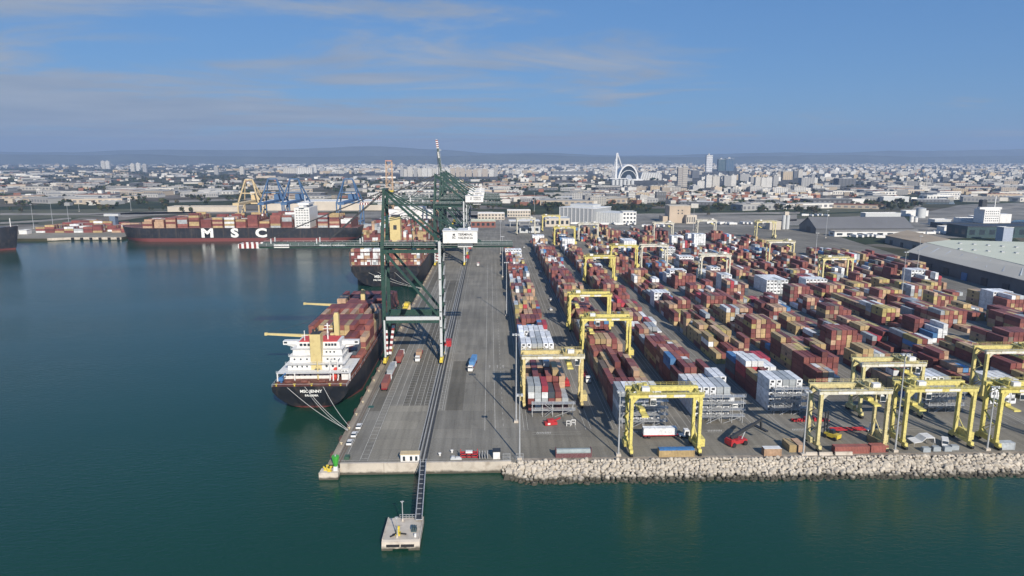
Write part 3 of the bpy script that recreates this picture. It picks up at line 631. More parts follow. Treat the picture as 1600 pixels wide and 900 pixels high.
# ================================================================== rubber tyred gantry cranes
PY = (0.60, 0.50, 0.19); PB = (0.63, 0.545, 0.165); PW = (0.60, 0.57, 0.47)
def make_rtg(Hh, hang, cab_x, lean, col, beam_col, mid=0.0):
    t = thing('gantry_crane', 'x', 'gantry crane', group='yellow gantry cranes over the yard')
    t.color = (1, 1, 1, 1); w = 23.5; ys = (0.0, 7.2)
    for j, y in enumerate(ys):
        for x in (0, w):
            mb = MB(); mb.bar((x, y, 2.3), (x, y, Hh - 1.5), .95, 1.25, w2=1.05)
            mb.cbox((x, y, 2.6), (1.3, 1.6, 1.2))
            for k in range(5): mb.cbox((x + (.52 if x == 0 else -.52), y - .3, 4 + k * 3.2), (.1, .5, .25))
            mb.build('leg', PAINT, t, col=col)
        mb = MB(); mb.box(-1.0, w + 1.0, y - .62, y + .62, Hh - 1.55, Hh)
        for x in (0, w):
            s = 1 if x == 0 else -1
            mb.prism([(x + s * .45, Hh - 3.6), (x + s * .45, Hh - 1.55), (x + s * 2.4, Hh - 1.55)], y - .4, y + .4)
        for k in range(9): mb.box(k * 2.8 + .3, k * 2.8 + .42, y - .66, y - .62, Hh - 1.5, Hh - .05)
        g = mb.build('girder', PAINT, t, col=beam_col if j == 0 else col)
        mb = MB(); yo = y - .95 if j == 0 else y + .95
        mb.box(-.8, w + .8, min(yo, yo + .3) - .3, max(yo, yo) + .3, Hh - .12, Hh - .04)
        for k in range(13): x = -.7 + k * (w + 1.4) / 12; mb.bar((x, yo + (-.25 if j == 0 else .25), Hh - .1), (x, yo + (-.25 if j == 0 else .25), Hh + 1.05), .07)
        for z in (.55, 1.05): mb.bar((-.8, yo + (-.25 if j == 0 else .25), Hh + z), (w + .8, yo + (-.25 if j == 0 else .25), Hh + z), .07)
        mb.build('handrail', PAINT, g, col=tuple(c * .9 for c in col))
    mb = MB(); mb.box(5.5, 11.5, -.70, -.64, Hh - 1.3, Hh - .3); mb.box(14, 18, -.70, -.64, Hh - 1.3, Hh - .3); mb.build('sign_panel', WHITE, t)
    for x in (0, w):
        mb = MB(); mb.box(x - .55, x + .55, -2.2, 9.4, 1.5, 2.5)
        for y in (-1.4, 8.6): mb.cbox((x, y, 1.25), (.9, 2.4, .8))
        mb.build('sill_beam', PAINT, t, col=col)
        mb = MB(); mb.box(x - .35, x + .35, -.1, 7.3, Hh - 1.2, Hh - .5); mb.build('cross_tie', PAINT, t, col=col); mb = MB(); mb.bar((x, 0, 3), (x, 7.2, 9.5), .22) if x else mb.bar((x, 7.2, 3), (x, 0, 9.5), .22)
        mb.build('cross_brace', PAINT, t, col=col)
        for y in (-2.1, -.7, 7.9, 9.3):
            MB().bar((x - .42, y, .78), (x + .42, y, .78), 1.5, n=14).build('wheel', DARK, t)
    mb = MB(); mb.box(w + .6, w + 2.5, .8, 6.6, 2.2, 4.9); mb.mi = 1; mb.box(w + 2.5, w + 2.56, 1.4, 3.6, 2.6, 4.5); mb.mi = 2; mb.bar((w + 1.5, 6, 4.9), (w + 1.5, 6, 6.2), .3, n=8)
    mb.build('power_unit', [PAINT, LGREY, DKSTEEL], t, col=col)
    mb = MB(); mb.box(-1.9, -.6, 1.4, 5.6, 2.2, 4.2); mb.build('electrical_cabinet', PAINT, t, col=tuple(c * .8 for c in col))
    # zig-zag stair up the outside of one leg
    mb = MB(); n = 6
    for k in range(n):
        z0 = 2.4 + k * (Hh - 3) / n; z1 = 2.4 + (k + 1) * (Hh - 3) / n; a, b = ((1.2, 5.6), (5.6, 1.2))[k % 2]
        mb.bar((-1.0, a, z0), (-1.0, b, z1), .7, .08); mb.bar((-1.35, a, z0 + 1), (-1.35, b, z1 + 1), .07); mb.cbox((-1.0, b, z1), (.8, 1.0, .08))
    mb.build('stair', PAINT, t, col=tuple(c * .85 for c in col))
    # trolley with its machinery, cabin and spreader
    mb = MB(); cx = cab_x; mb.box(cx - 2.6, cx + 2.6, -.9, 8.1, Hh + .15, Hh + .55); mb.cbox((cx - .8, 2.4, Hh + 1.3), (1.6, 2.6, 1.5)); mb.cbox((cx + 1.3, 5.6, Hh + 1.1), (1.3, 2.0, 1.1)); mb.bar((cx - 1.6, 5.5, Hh + 1.2), (cx + .4, 5.5, Hh + 1.2), 1.1, n=10)
    for x in (-2.5, 2.5): mb.bar((cx + x, -.8, Hh + 1.5), (cx + x, 8, Hh + 1.5), .08); [mb.bar((cx + x, y, Hh + .5), (cx + x, y, Hh + 1.5), .07) for y in (-.8, 2, 5, 8)]
    tr = mb.build('trolley', PAINT, t, col=tuple(c * .8 for c in col))
    MB().cbox((cx + .4, .6, Hh + 1.35), (2.6, 1.8, 1.5)).build('switch_cabinet', WHITE, tr)
    mb = MB(); mb.box(cx + 2.0, cx + 4.0, -.4, 2.0, Hh - 4.3, Hh - 1.7); mb.mi = 1; mb.box(cx + 2.1, cx + 3.9, -.46, -.4, Hh - 4.1, Hh - 2.4); mb.box(cx + 1.94, cx + 2.0, -.2, 1.6, Hh - 4.0, Hh - 2.6); mb.mi = 0; mb.bar((cx + 3, .8, Hh - 1.7), (cx + 3, .8, Hh), .35)
    mb.build('operator_cab', [WHITE, GLASS], t)
    sz = Hh - hang; mb = MB(); mb.box(cx - 1.1, cx + 1.1, -2.4, 9.6, sz, sz + .35)
    mb.cbox((cx, 3.6, sz + .75), (1.9, 3.4, .8))
    for y in (-2.4, 9.6): mb.cbox((cx, y, sz + .05), (2.4, .4, .55))
    sp = mb.build('spreader', PAINT, t, col=PB)
    mb = MB()
    for x in (-.8, .8):
        for y in (2.2, 5.0): mb.bar((cx + x, y, sz + 1.1), (cx + x * 1.6, y, Hh), .07)
    mb.build('hoist_rope', DKSTEEL, sp)
    return t
RT = [make_rtg(22, 7.5, 4.2, 0, PB, PB), make_rtg(22, 5.0, 18.5, 0, PY, PW)]
RTL = [  # proto, X of the left leg, Y of the front frame, colour, label
 (0, 47.6, 218.2, None, 'bright yellow gantry crane nearest the rock shore, with a white reefer trailer under it', None),
 (1, 13.4, 264.5, (0.60, 0.49, 0.22), 'cream yellow gantry crane with a white front girder, nearest the ship quay', None),
 (0, 46.2, 329.5, None, 'bright yellow gantry crane over the stepped red and ochre stack, nearer of two in line', None),
 (0, 46.6, 389.5, None, 'bright yellow gantry crane behind another one, beside the wide lane of the first block', None),
 (1, 113.2, 219.5, (0.58, 0.50, 0.25), 'pale yellow gantry crane with a white girder over the red containers by the shore', None),
 (0, 144.4, 221.0, (0.60, 0.52, 0.18), 'yellow gantry crane beside the white awning and white van near the shore', None),
 (1, 144.6, 250.0, (0.58, 0.51, 0.24), 'pale yellow gantry crane standing over empty pavement behind two shore cranes', None),
 (0, 176.6, 219.4, None, 'bright yellow gantry crane at the right edge, nearest the shore', None),
 (1, 205.5, 266.0, (0.60, 0.51, 0.19), 'yellow gantry crane with a white girder over white reefers at the right edge', None),
 (0, 77.0, 543, None, 'bright yellow gantry crane left of three close together in the middle of the yard', None),
 (0, 110.0, 611, None, 'bright yellow gantry crane middle one of three close together behind red stacks', None),
 (1, 138.6, 615, PW, 'whitish gantry crane right of three close together, over dark red stacks', None),
 (1, 174.0, 551, PW, 'whitish gantry crane straddling ochre stacks in the centre of the yard', None),
 (1, 266.0, 866, PW, 'whitish gantry crane alone at the far end of the red stacks', None),
 (0, 335.0, 846, (0.62, 0.55, 0.3), 'small pale yellow gantry crane before the grey gabled shed', None),
 (1, 267.0, 640, (0.64, 0.57, 0.32), 'cream gantry crane over white reefers left of the grey gabled shed', None),
 (0, 265.0, 529, (0.64, 0.56, 0.28), 'cream gantry crane over stacked white reefers toward the grey warehouse', None),
 (1, 36.0, 902, PW, 'white gantry crane over the dark gate shed at the far end of the lane', None),
 (0, 72.8, 941, (0.66, 0.56, 0.2), 'yellow gantry crane directly before the white ribbed building', None),
 (0, 74.5, 783, None, 'bright yellow gantry crane over far white reefers near the ribbed building', None),
 (1, 108.5, 828, PW, 'whitish gantry crane right of the ribbed building, over white racks', None),
 (1, 202.0, 833, PW, 'whitish gantry crane near the beige blockhouse at the far end', None)]
for i, (p, x, y, c, lab, _) in enumerate(RTL):
    base = RT[p]; first = 'used' not in base
    if first: base['used'] = 1
    if first and c is None: o = base; o.location = (x, y, .03); o['label'] = lab
    else:
        o = dup(base, (x, y, .03), 0, lab, recol=None)
        if c:
            def rc(q):
                for ch in CH.get(q.name, []):
                    if tuple(ch.color)[:3] != (1, 1, 1) and ch.name.split('.')[0] not in ('spreader',):
                        ch.color = (*c, 1) if not (p == 1 and ch.name.startswith('girder') and abs(ch.color[2] - PW[2]) < .01) else ch.color
                    rc(ch)
            rc(o)
for b in RT:
    if 'used' in b: del b['used']
for b in RT:
    if b['label'] == 'x':
        def kill(q):
            for ch in CH.get(q.name, []): kill(ch)
            bpy.data.objects.remove(q)
        kill(b)
for o in list(C.objects):
    if 'used' in o: del o['used']

# ================================================================== ship to shore cranes
def striped(mb, a, b, w, h, n, mi0, mi1):
    a, b = Vector(a), Vector(b)
    for i in range(n):
        mb.mi = mi0 if i % 2 else mi1; mb.bar(a + (b - a) * (i / n), a + (b - a) * ((i + 1) / n), w, h)
MAROON = mat('maroon_stripe', (.20, .035, .035), .5)
def make_sts(x, y, label, raised=False, tip=-69.5):
    t = thing('quay_crane', label, 'quay crane', (x, y, .03), 0, 'green quay cranes along the berth')
    G0, LS, D, ZB, ZA, ZP = 0.0, 27.6, 16.5, 57.0, 84.5, 22.0
    MAT = [GREEN, LGREY, WHITE, MAROON, YELP, DARK]
    for j, yy in enumerate((0.0, D)):
        for xx in (G0, LS):
            mb = MB(); z0 = 3.2
            top = ZA if xx == G0 else 60.5; wd = 1.7
            if xx == G0:
                mb.mi = 0; mb.bar((xx, yy, z0), (xx, yy, ZP), wd, 1.5); (mb.bar((xx - .3, yy - .85, z0), (xx - .3, yy - .85, ZP), .55, .16) if j else 0); mb.mi = 1; (mb.bar((xx, yy - .85, z0), (xx, yy - .85, ZP), .8, .16) if j == 0 else 0); mb.mi = 0
                mb.bar((xx, yy, ZP), (xx, yy, ZB), wd, 1.5); mb.bar((xx, yy, ZB), (xx + 1.3, yy + (2.6 if j == 0 else -2.6), ZA), wd, 1.3, w2=1.1)
            else:
                mb.mi = 1 if j == 0 else 0; mb.bar((xx, yy, z0), (xx, yy, top), wd * (.72 if j == 0 else .95), 1.5)
            mb.mi = 0
            for k in range(6): mb.cbox((xx, yy - .78, 10 + k * 8), (1.0, .08, .5))
            mb.build('leg', MAT, t)
        mb = MB(); mb.mi = 1 if j == 0 else 0; mb.box(G0, LS, yy - .75, yy + .75, ZP - .1, ZP + 1.6); mb.mi = 0
        mb.box(G0 + .9, LS - .9, yy - .7, yy + .7, ZP - 1.6, ZP - .11)
        for z in (ZP + 1.9, ZP + 2.7): mb.bar((G0, yy - .7, z), (LS, yy - .7, z), .08)
        p = mb.build('portal_beam', MAT, t)
        for xa, za, xb, zb in ((G0 + 1.2, ZB - 1.5, LS - .6, ZP + 1.2),): MB().bar((xa, yy, za), (xb, yy, zb), 1.25, 1.1).build('diagonal_brace', GREEN, t)
        mb = MB(); mb.bar((G0, yy, ZB - 1.2), (LS, yy, ZB - 1.2), 1.3, 1.6); mb.build('upper_tie', GREEN, t)
        MB().bar((G0 + 1.5, yy + (2.4 if j == 0 else -2.4), ZA - .6), (LS, yy, 61.0), 1.25, 1.0).build('back_brace', GREEN, t)
        mb = MB(); mb.bar((G0 + .8, yy + (1.2 if j == 0 else -1.2), 70), (LS * .5, yy + (1 if j == 0 else -1), 72.5), .35); mb.bar((LS * .5, yy + (1 if j == 0 else -1), 72.5), (LS * .55, yy, ZB), .35); mb.build('web_member', GREEN, t)
    for xx in (G0, LS):
        mb = MB(); mb.box(xx - .8, xx + .8, -.7, D + .7, 3.2, 5.0); mb.bar((xx, 0, ZP), (xx, D, ZP), 1.2, 1.5); mb.bar((xx, 0, ZB - 1.2), (xx, D, ZB - 1.2), 1.2, 1.4)
        mb.bar((xx, .7, 6), (xx, D / 2, ZP - 1), .6); mb.bar((xx, D - .7, 6), (xx, D / 2, ZP - 1), .6); mb.bar((xx, .7, ZP + 1), (xx, D - .7, ZB - 2), .7)
        mb.build('side_frame', GREEN, t)
        for yb in (-2.2, 2.0, D - 2.0, D + 2.2):
            mb = MB(); mb.mi = 0; mb.box(xx - .8, xx + .8, yb - 1.9, yb + 1.9, 1.1, 2.3); mb.prism([(yb - 1.2, 2.3), (yb + 1.2, 2.3), (yb + .5, 3.3), (yb - .5, 3.3)], xx - .6, xx + .6, 'x')
            mb.mi = 1
            for d in (-1.3, -.45, .45, 1.3): mb.bar((xx - .3, yb + d, .55), (xx + .3, yb + d, .55), .75, n=10)
            mb.build('bogie', [YELP, DARK], t)
    mb = MB(); mb.bar((G0 + 1.3, 2.4, ZA), (G0 + 1.3, D - 2.4, ZA), 1.4, 1.6); mb.cbox((G0 + 1.3, D / 2, ZA + .9), (2.6, 9, .3))
    for yv in (3, 6, 10, 13): mb.bar((G0 + .2, yv, ZA + 1), (G0 + .2, yv, ZA + 2), .08)
    mb.bar((G0 + .2, 3, ZA + 2), (G0 + .2, 13, ZA + 2), .08); mb.bar((G0 + 1.3, 3, ZA - 1), (G0 + .4, D - 3, ZA - 12), .5); mb.bar((G0 + 1.3, D - 3, ZA - 1), (G0 + .4, 3, ZA - 12), .5)
    mb.build('apex_frame', GREEN, t)
    # main girder behind the hinge and boom in front of it
    gy = (D / 2 - 3.2, D / 2 + 3.2); hx = G0 - 2.2
    mb = MB()
    for q in gy: mb.box(hx, LS + 35.5, q - .55, q + .55, ZB, ZB + 2.1)
    for k in range(12): mb.cbox((hx + 1 + k * 5.4, D / 2, ZB + 1.8), (.5, 6.4, .5))
    gd = mb.build('main_girder', GREEN, t)
    mb = MB()
    for q in (gy[0] - 1.3, gy[1] + 1.3):
        mb.box(hx, LS + 35.5, q - .45, q + .45, ZB + 1.2, ZB + 1.28)
        for z in (2.0, 2.5): mb.bar((hx, q, ZB + z), (LS + 35.5, q, ZB + z), .09)
        for k in range(17): mb.bar((hx + k * 3.9, q, ZB + 1.2), (hx + k * 3.9, q, ZB + 2.5), .09)
    mb.build('walkway', LGREY, gd)
    L_ = -tip - 2.2
    mb = MB(); body = L_ - 9.5
    for q in (-3.2, 3.2): mb.box(-body, 0, q - .55, q + .55, 0, 2.1)
    for k in range(11): mb.cbox((-1.5 - k * 5.5, 0, 1.8), (.5, 6.4, .5))
    bo = mb.build('boom', GREEN, t, (hx, D / 2, ZB))
    mb = MB()
    for q in (-3.2, 3.2): striped(mb, (-body, q, 1.05), (-L_, q, 1.05), 1.15, 2.2, 8, 0, 1)
    mb.mi = 1; mb.box(-L_ - .4, -L_, -3.8, 3.8, 0, 2.1); mb.build('boom_tip', [MAROON, WHITE], bo)
    mb = MB()
    for q in (-4.4, 4.4):
        mb.box(-body, 0, q - .4, q + .4, 1.2, 1.28)
        for z in (2.0, 2.6): mb.bar((-body, q, z), (0, q, z), .09)
        for k in range(16): mb.bar((-k * body / 15, q, 1.2), (-k * body / 15, q, 2.6), .09)
    for xx in (-9, -30, -52): mb.bar((xx, -3.2, 2), (xx, -3.2, 4.6), .5); mb.bar((xx, 3.2, 2), (xx, 3.2, 4.6), .5)
    mb.build('boom_walkway', LGREY, bo)
    mb = MB(); mb.box(-50.5, -43.2, -3.92, -3.78, .2, 1.9); s1 = mb.build('name_board', WHITE, bo); link('lettering', text_mesh('TERMINAL VALENCIA', .72, .01, INK, .01), s1, (-46.9, -3.94, 1.05)).rotation_euler = (R(90), 0, 0)
    link('boom_lettering', text_mesh('TERMINAL  VALENCIA', 1.25, .02, LETTER, .05), bo, (-22.5, -3.78, 1.05)).rotation_euler = (R(90), 0, 0)
    if raised: bo.rotation_euler = (0, R(83), 0)
    # stays
    if not raised:
        mb = MB()
        for s in (-1, 1):
            for xx in (-24, -54):
                mb.bar((G0 + 1.3, D / 2 + s * 4.5, ZA), (hx + xx, D / 2 + s * 3.2, ZB + 4.2), .42)
        mb.build('forestay', DKSTEEL, t)
    else:
        mb = MB()
        for s in (-1, 1): mb.bar((G0 + 1.3, D / 2 + s * 4.5, ZA), (hx - 5, D / 2 + s * 3.2, ZB + 24), .4); mb.bar((hx - 5, D / 2 + s * 3.2, ZB + 24), (hx - 6.5, D / 2 + s * 3.2, ZB + 50), .35)
        mb.build('forestay', DKSTEEL, t)
    mb = MB()
    for s in (-1, 1): mb.bar((G0 + 1.3, D / 2 + s * 4.5, ZA), (LS + 20, D / 2 + s * 3.4, ZB + 2.2), .5)
    mb.build('backstay', GREEN, t)
    # machinery house with its sign
    hx0, hx1 = LS + 1.6, LS + 18.2; mb = MB(); mb.box(hx0, hx1, 2.2, D - 1.5, ZB + 2.4, ZB + 8.2); mb.box(hx0 - .3, hx1 + .3, 1.9, D - 1.2, ZB + 8.2, ZB + 8.5)
    for xx in (hx0 + 3.4, hx0 + 12.6): mb.cbox((xx, D / 2, ZB + 9.1), (1.2, 1.8, 1.2))
    mh = mb.build('machinery_house', WHITE, t)
    link('lettering', text_mesh('TERMINAL', 1.55, .02, INK, .03, 'LEFT'), mh, (hx0 + 7.3, 2.17, ZB + 6.6)).rotation_euler = (R(90), 0, 0)
    link('lettering', text_mesh('VALENCIA', 1.55, .02, INK, .03, 'LEFT'), mh, (hx0 + 7.3, 2.17, ZB + 4.9)).rotation_euler = (R(90), 0, 0)
    link('lettering', text_mesh('M', 1.5, .02, INK, .06), mh, (hx0 + 5.3, 2.17, ZB + 6.5)).rotation_euler = (R(90), 0, 0)
    link('lettering', text_mesh('SC', 1.5, .02, INK, .05), mh, (hx0 + 5.3, 2.17, ZB + 5.1)).rotation_euler = (R(90), 0, 0)
    mb = MB(); mb.box(hx0 + 7, hx0 + 14.3, gy[0] - .75, gy[0] - .58, ZB + .2, ZB + 1.9); nb = mb.build('name_board', WHITE, t); link('lettering', text_mesh('TERMINAL VALENCIA', .72, .01, INK, .01), nb, (hx0 + 10.65, gy[0] - .77, ZB + 1.05)).rotation_euler = (R(90), 0, 0)
    # trolley, cab and spreader, parked over the quay
    mb = MB(); mb.box(7, 13, D / 2 - 2.6, D / 2 + 2.6, ZB - .9, ZB + .1); tr = mb.build('trolley', DKSTEEL, t)
    mb = MB(); mb.box(13, 15.6, D / 2 - 1.2, D / 2 + 1.2, ZB - 3.6, ZB - .9); mb.mi = 1; mb.box(12.9, 13, D / 2 - 1, D / 2 + 1, ZB - 3.4, ZB - 1.6); mb.build('operator_cab', [WHITE, GLASS], t)
    sz = 27.2; mb = MB(); mb.box(8.8, 11.2, D / 2 - 6.1, D / 2 + 6.1, sz, sz + .5); mb.cbox((10, D / 2, sz + 1.1), (2.2, 4.2, 1.2)); sp = mb.build('spreader', YELP, t)
    mb = MB(); [mb.bar((10 + a, D / 2 + b, sz + 1.6), (10 + a * 1.5, D / 2 + b, ZB - .8), .09) for a in (-.8, .8) for b in (-1.6, 1.6)]; mb.build('hoist_rope', DKSTEEL, sp)
    # stairs, lift, striped cable guide, electrics room
    mb = MB()
    for k in range(16):
        z0 = 3 + k * 3.4; a, b = ((4, 12), (12, 4))[k % 2]; mb.bar((LS + 1.5, a, z0), (LS + 1.5, b, z0 + 3.4), .8, .12); mb.bar((LS + 1.9, a, z0 + 1), (LS + 1.9, b, z0 + 4.4), .09); mb.cbox((LS + 1.5, b, z0 + 3.4), (.9, 1.4, .1))
    mb.build('stair', GALV, t)
    mb = MB(); striped(mb, (G0 + 1.9, 1.6, 4), (G0 + 3.6, 9.0, ZP - 1), 1.3, .5, 14, 0, 1); mb.build('cable_guide', [MAROON, WHITE], t); mb = MB(); striped(mb, (G0 + 1.0, -.9, 4.5), (G0 + 1.0, -.9, ZP - 5), .9, .25, 9, 0, 1); mb.build('cable_guide', [MAROON, WHITE], t)
    mb = MB(); mb.box(LS + .9, LS + 4.2, D - 6, D - 1, 5.2, 8.2); mb.build('electrical_room', REDP, t)
    mb = MB(); mb.box(G0 + 7, G0 + 11, D - 1.2, D + 1.8, ZP + 1.7, ZP + 4.2); mb.mi = 1; mb.box(G0 + 7.5, G0 + 9, D - 1.26, D - 1.2, ZP + 2.4, ZP + 3.6); mb.build('checker_cabin', [CREAM, GLASS], t)
    return t
make_sts(-52.0, 328.0, 'green quay crane nearest the camera with its boom down over the water')
make_sts(-52.0, 640.0, 'green quay crane with its boom down, first of the group behind')
make_sts(-52.0, 712.0, 'green quay crane with its boom down, second of the group behind')
make_sts(-52.0, 757.0, 'green quay crane with its boom down, third of the group behind')
make_sts(-52.0, 800.0, 'green quay crane with its striped boom raised upright above the city skyline', raised=True, tip=-66)
# ================================================================== ships
def hull_mat(name, red, black=(0.018, 0.02, 0.026)):
    m = mat(name, black, 0.5, var=0.35, scale=0.08, dirt=(0.07, 0.06, 0.055, 0.5))
    t = m.node_tree; n = t.nodes; b = n['Principled BSDF']; src = b.inputs['Base Color'].links[0].from_socket
    g = n.new('ShaderNodeTexCoord'); s = n.new('ShaderNodeSeparateXYZ'); t.links.new(g.outputs['Object'], s.inputs[0])
    mp = n.new('ShaderNodeMapping'); mp.inputs['Scale'].default_value = (.45, .45, .035); t.links.new(g.outputs['Object'], mp.inputs[0]); sz_ = n.new('ShaderNodeTexNoise'); sz_.inputs['Scale'].default_value = 1.0; sz_.inputs['Detail'].default_value = 6; t.links.new(mp.outputs[0], sz_.inputs['Vector'])
    sr = n.new('ShaderNodeMapRange'); sr.inputs[1].default_value = .54; sr.inputs[2].default_value = .72; sr.inputs[4].default_value = .55; t.links.new(sz_.outputs[0], sr.inputs[0])
    sx_ = n.new('ShaderNodeMix'); sx_.data_type = 'RGBA'; t.links.new(sr.outputs[0], sx_.inputs['Factor']); t.links.new(src, sx_.inputs['A']); sx_.inputs['B'].default_value = (.10, .075, .06, 1); src = sx_.outputs['Result']
    lt = n.new('ShaderNodeMath'); lt.operation = 'LESS_THAN'; t.links.new(s.outputs[2], lt.inputs[0]); lt.inputs[1].default_value = red
    mx_ = n.new('ShaderNodeMix'); mx_.data_type = 'RGBA'; t.links.new(lt.outputs[0], mx_.inputs['Factor']); t.links.new(src, mx_.inputs['A']); mx_.inputs['B'].default_value = (0.17, 0.05, 0.045, 1)
    t.links.new(mx_.outputs['Result'], b.inputs['Base Color']); return m
def sm(t): t = min(1, max(0, t)); return t * t * (3 - 2 * t)
def hull(t, Ln, B, Dp, red, stern_wl=.3, bow=42.0, sheer=3.5, stern_len=26.0):
    hb = B / 2; rows = [-2.5, 0, Dp * .12, Dp * .28, Dp * .5, Dp * .75, Dp]
    ys = [0, .7, 2, 4, 7, 11, 16, stern_len, stern_len + 10] + [Ln * k for k in (.3, .45, .6)] + [Ln - bow, Ln - bow * .75, Ln - bow * .5, Ln - bow * .3, Ln - bow * .15, Ln - bow * .05, Ln]
    V = []; Fc = []; k = len(rows)
    for y in ys:
        ts = sm(y / stern_len); tb = max(0, (y - (Ln - bow)) / bow)
        for j, z in enumerate(rows):
            q = j / (k - 1); zz = z + (sheer * tb * q)
            full = hb * ((0.94 + .06 * ts))
            low = hb * (stern_wl + (1 - stern_wl) * ts)
            w = low + (full - low) * min(1, (max(z, 0) / (Dp * .7)) ** .55 if z > 0 else 0)
            if tb > 0:
                e = 1.6 + 2.6 * q; w *= max(0.02, 1 - tb ** e) if tb < 1 else .02
            yy = y - (1 - q) * bow * .16 * tb - 0
            if y < 8: yy = y + (1 - q) * 5.5 * (1 - y / 8)
            V.append((-w, yy, zz)); V.append((w, yy, zz))
    n2 = 2 * k
    for i in range(len(ys) - 1):
        for j in range(k - 1):
            a = i * n2 + j * 2
            Fc.append((a, a + n2, a + n2 + 2, a + 2)); Fc.append((a + 1, a + 3, a + n2 + 3, a + n2 + 1))
    for j in range(k - 1): a = j * 2; Fc.append((a, a + 2, a + 3, a + 1)); b = (len(ys) - 1) * n2 + j * 2; Fc.append((b, b + 1, b + 3, b + 2))
    me = bpy.data.meshes.new('hull'); me.from_pydata(V, [], Fc); me.materials.append(hull_mat('hull_paint', red))
    bm = bmesh.new(); bm.from_mesh(me); bmesh.ops.remove_doubles(bm, verts=bm.verts, dist=.001); bmesh.ops.recalc_face_normals(bm, faces=bm.faces)
    bm.to_mesh(me); bm.free()
    for p in me.polygons: p.use_smooth = True
    h = link('hull', me, t); me.set_sharp_from_angle(angle=R(38))
    dv = []; df = []
    for i in range(len(ys)):
        a = V[i * n2 + (k - 1) * 2]; b = V[i * n2 + (k - 1) * 2 + 1]; dv += [(a[0] * .985, a[1] + (.15 if i == 0 else 0), a[2] - .35), (b[0] * .985, b[1] + (.15 if i == 0 else 0), b[2] - .35)]
    for i in range(len(ys) - 1): df.append((i * 2, i * 2 + 1, i * 2 + 3, i * 2 + 2))
    me = bpy.data.meshes.new('deck'); me.from_pydata(dv, [], df); me.materials.append(DECK); link('deck', me, t)
    mb = MB()
    edge = [(V[i * n2 + (k - 1) * 2 + s]) for s in (0, 1) for i in range(len(ys))]; half = len(ys)
    for s in (0, 1):
        e = edge[s * half:(s + 1) * half]
        for a, b in zip(e, e[1:]): mb.bar((a[0] * .985, a[1], a[2] + .95), (b[0] * .985, b[1], b[2] + .95), .1)
        for a in e: mb.bar((a[0] * .985, a[1], a[2] - .3), (a[0] * .985, a[1], a[2] + .95), .1)
    a, b = edge[0], edge[half]; mb.bar((a[0] * .985, a[1] + .1, a[2] + .95), (b[0] * .985, b[1] + .1, b[2] + .95), .1)
    mb.build('railing', GALV, t)
    return h
def windows(mb, x0, x1, n, y, z, w=.7, h=.75):
    for i in range(n): x = x0 + (x1 - x0) * (i + .5) / n; mb.box(x - w / 2, x + w / 2, y - .05, y + .02, z, z + h)
def ship_load(name, lab, ox, oy, rz, bays, half, z0, pal, seed, own=0, ownlab='', steps=None):
    """bays: list of (local y, tiers per bay); half: rows each side; boxes stand lengthwise along the ship"""
    rnd = random.Random(seed); B_ = Batch(); c, s = math.cos(rz), math.sin(rz); cand = []
    hs = []
    for y, tiers in bays:
        row = []
        for r in range(2 * half):
            k = tiers + rnd.choice((0, 0, 0, 0, 0, -1, -1, 1 if tiers > 4 else 0))
            row.append(max(1, k))
        hs.append(row)
    for bi, (y, tiers) in enumerate(bays):
        run = rnd.choice(pal)
        for r in range(2 * half):
            if rnd.random() < .4: run = rnd.choice(pal)
            n = hs[bi][r]
            for k in range(n):
                prev = hs[bi - 1][r] if bi and y - bays[bi - 1][0] < 16 else 0
                vis = k == n - 1 or r in (0, 2 * half - 1) or prev <= k or (r < 2 * half - 1 and hs[bi][r + 1] <= k) or hs[bi][r - 1] <= k
                if not vis: continue
                cc = run if rnd.random() < .5 else rnd.choice(pal)
                lx = (r - half + .5) * 2.52; f = rnd.uniform(.85, 1.15)
                cand.append((bi, r, k, lx, y, z0 + k * TIER, cc, f, k == n - 1))
    cand.sort(key=lambda q: (q[0] - (3 if q[8] else 0), -q[2]))
    for i, (bi, r, k, lx, y, z, cc, f, top) in enumerate(cand):
        if i < own:
            make_container(ox + lx, oy + y, z, cc, '%s container, tier %d, row %d, bay %d %s' % (CN[cc].split()[-1], k + 1, r + 1, bi + 1, ownlab), group='containers on the nearest ship', parts=False)
            continue
        col = tuple(v * f for v in COL[cc]); x0, x1, y0, y1 = lx - 1.22, lx + 1.22, y, y + 12.19
        P = [(ox + a * c - b * s, oy + a * s + b * c) for a, b in ((x0, y0), (x1, y0), (x1, y1), (x0, y1))]
        b0 = len(B_.v); B_.v += [(p[0], p[1], z) for p in P] + [(p[0], p[1], z + 2.58) for p in P]
        B_.f += [(b0 + 4, b0 + 5, b0 + 6, b0 + 7), (b0, b0 + 1, b0 + 5, b0 + 4), (b0 + 1, b0 + 2, b0 + 6, b0 + 5), (b0 + 2, b0 + 3, b0 + 7, b0 + 6), (b0 + 3, b0, b0 + 4, b0 + 7)]; B_.c += [col] * 5
    o = B_.build(name, CONTS); tag(o, lab, 'containers')

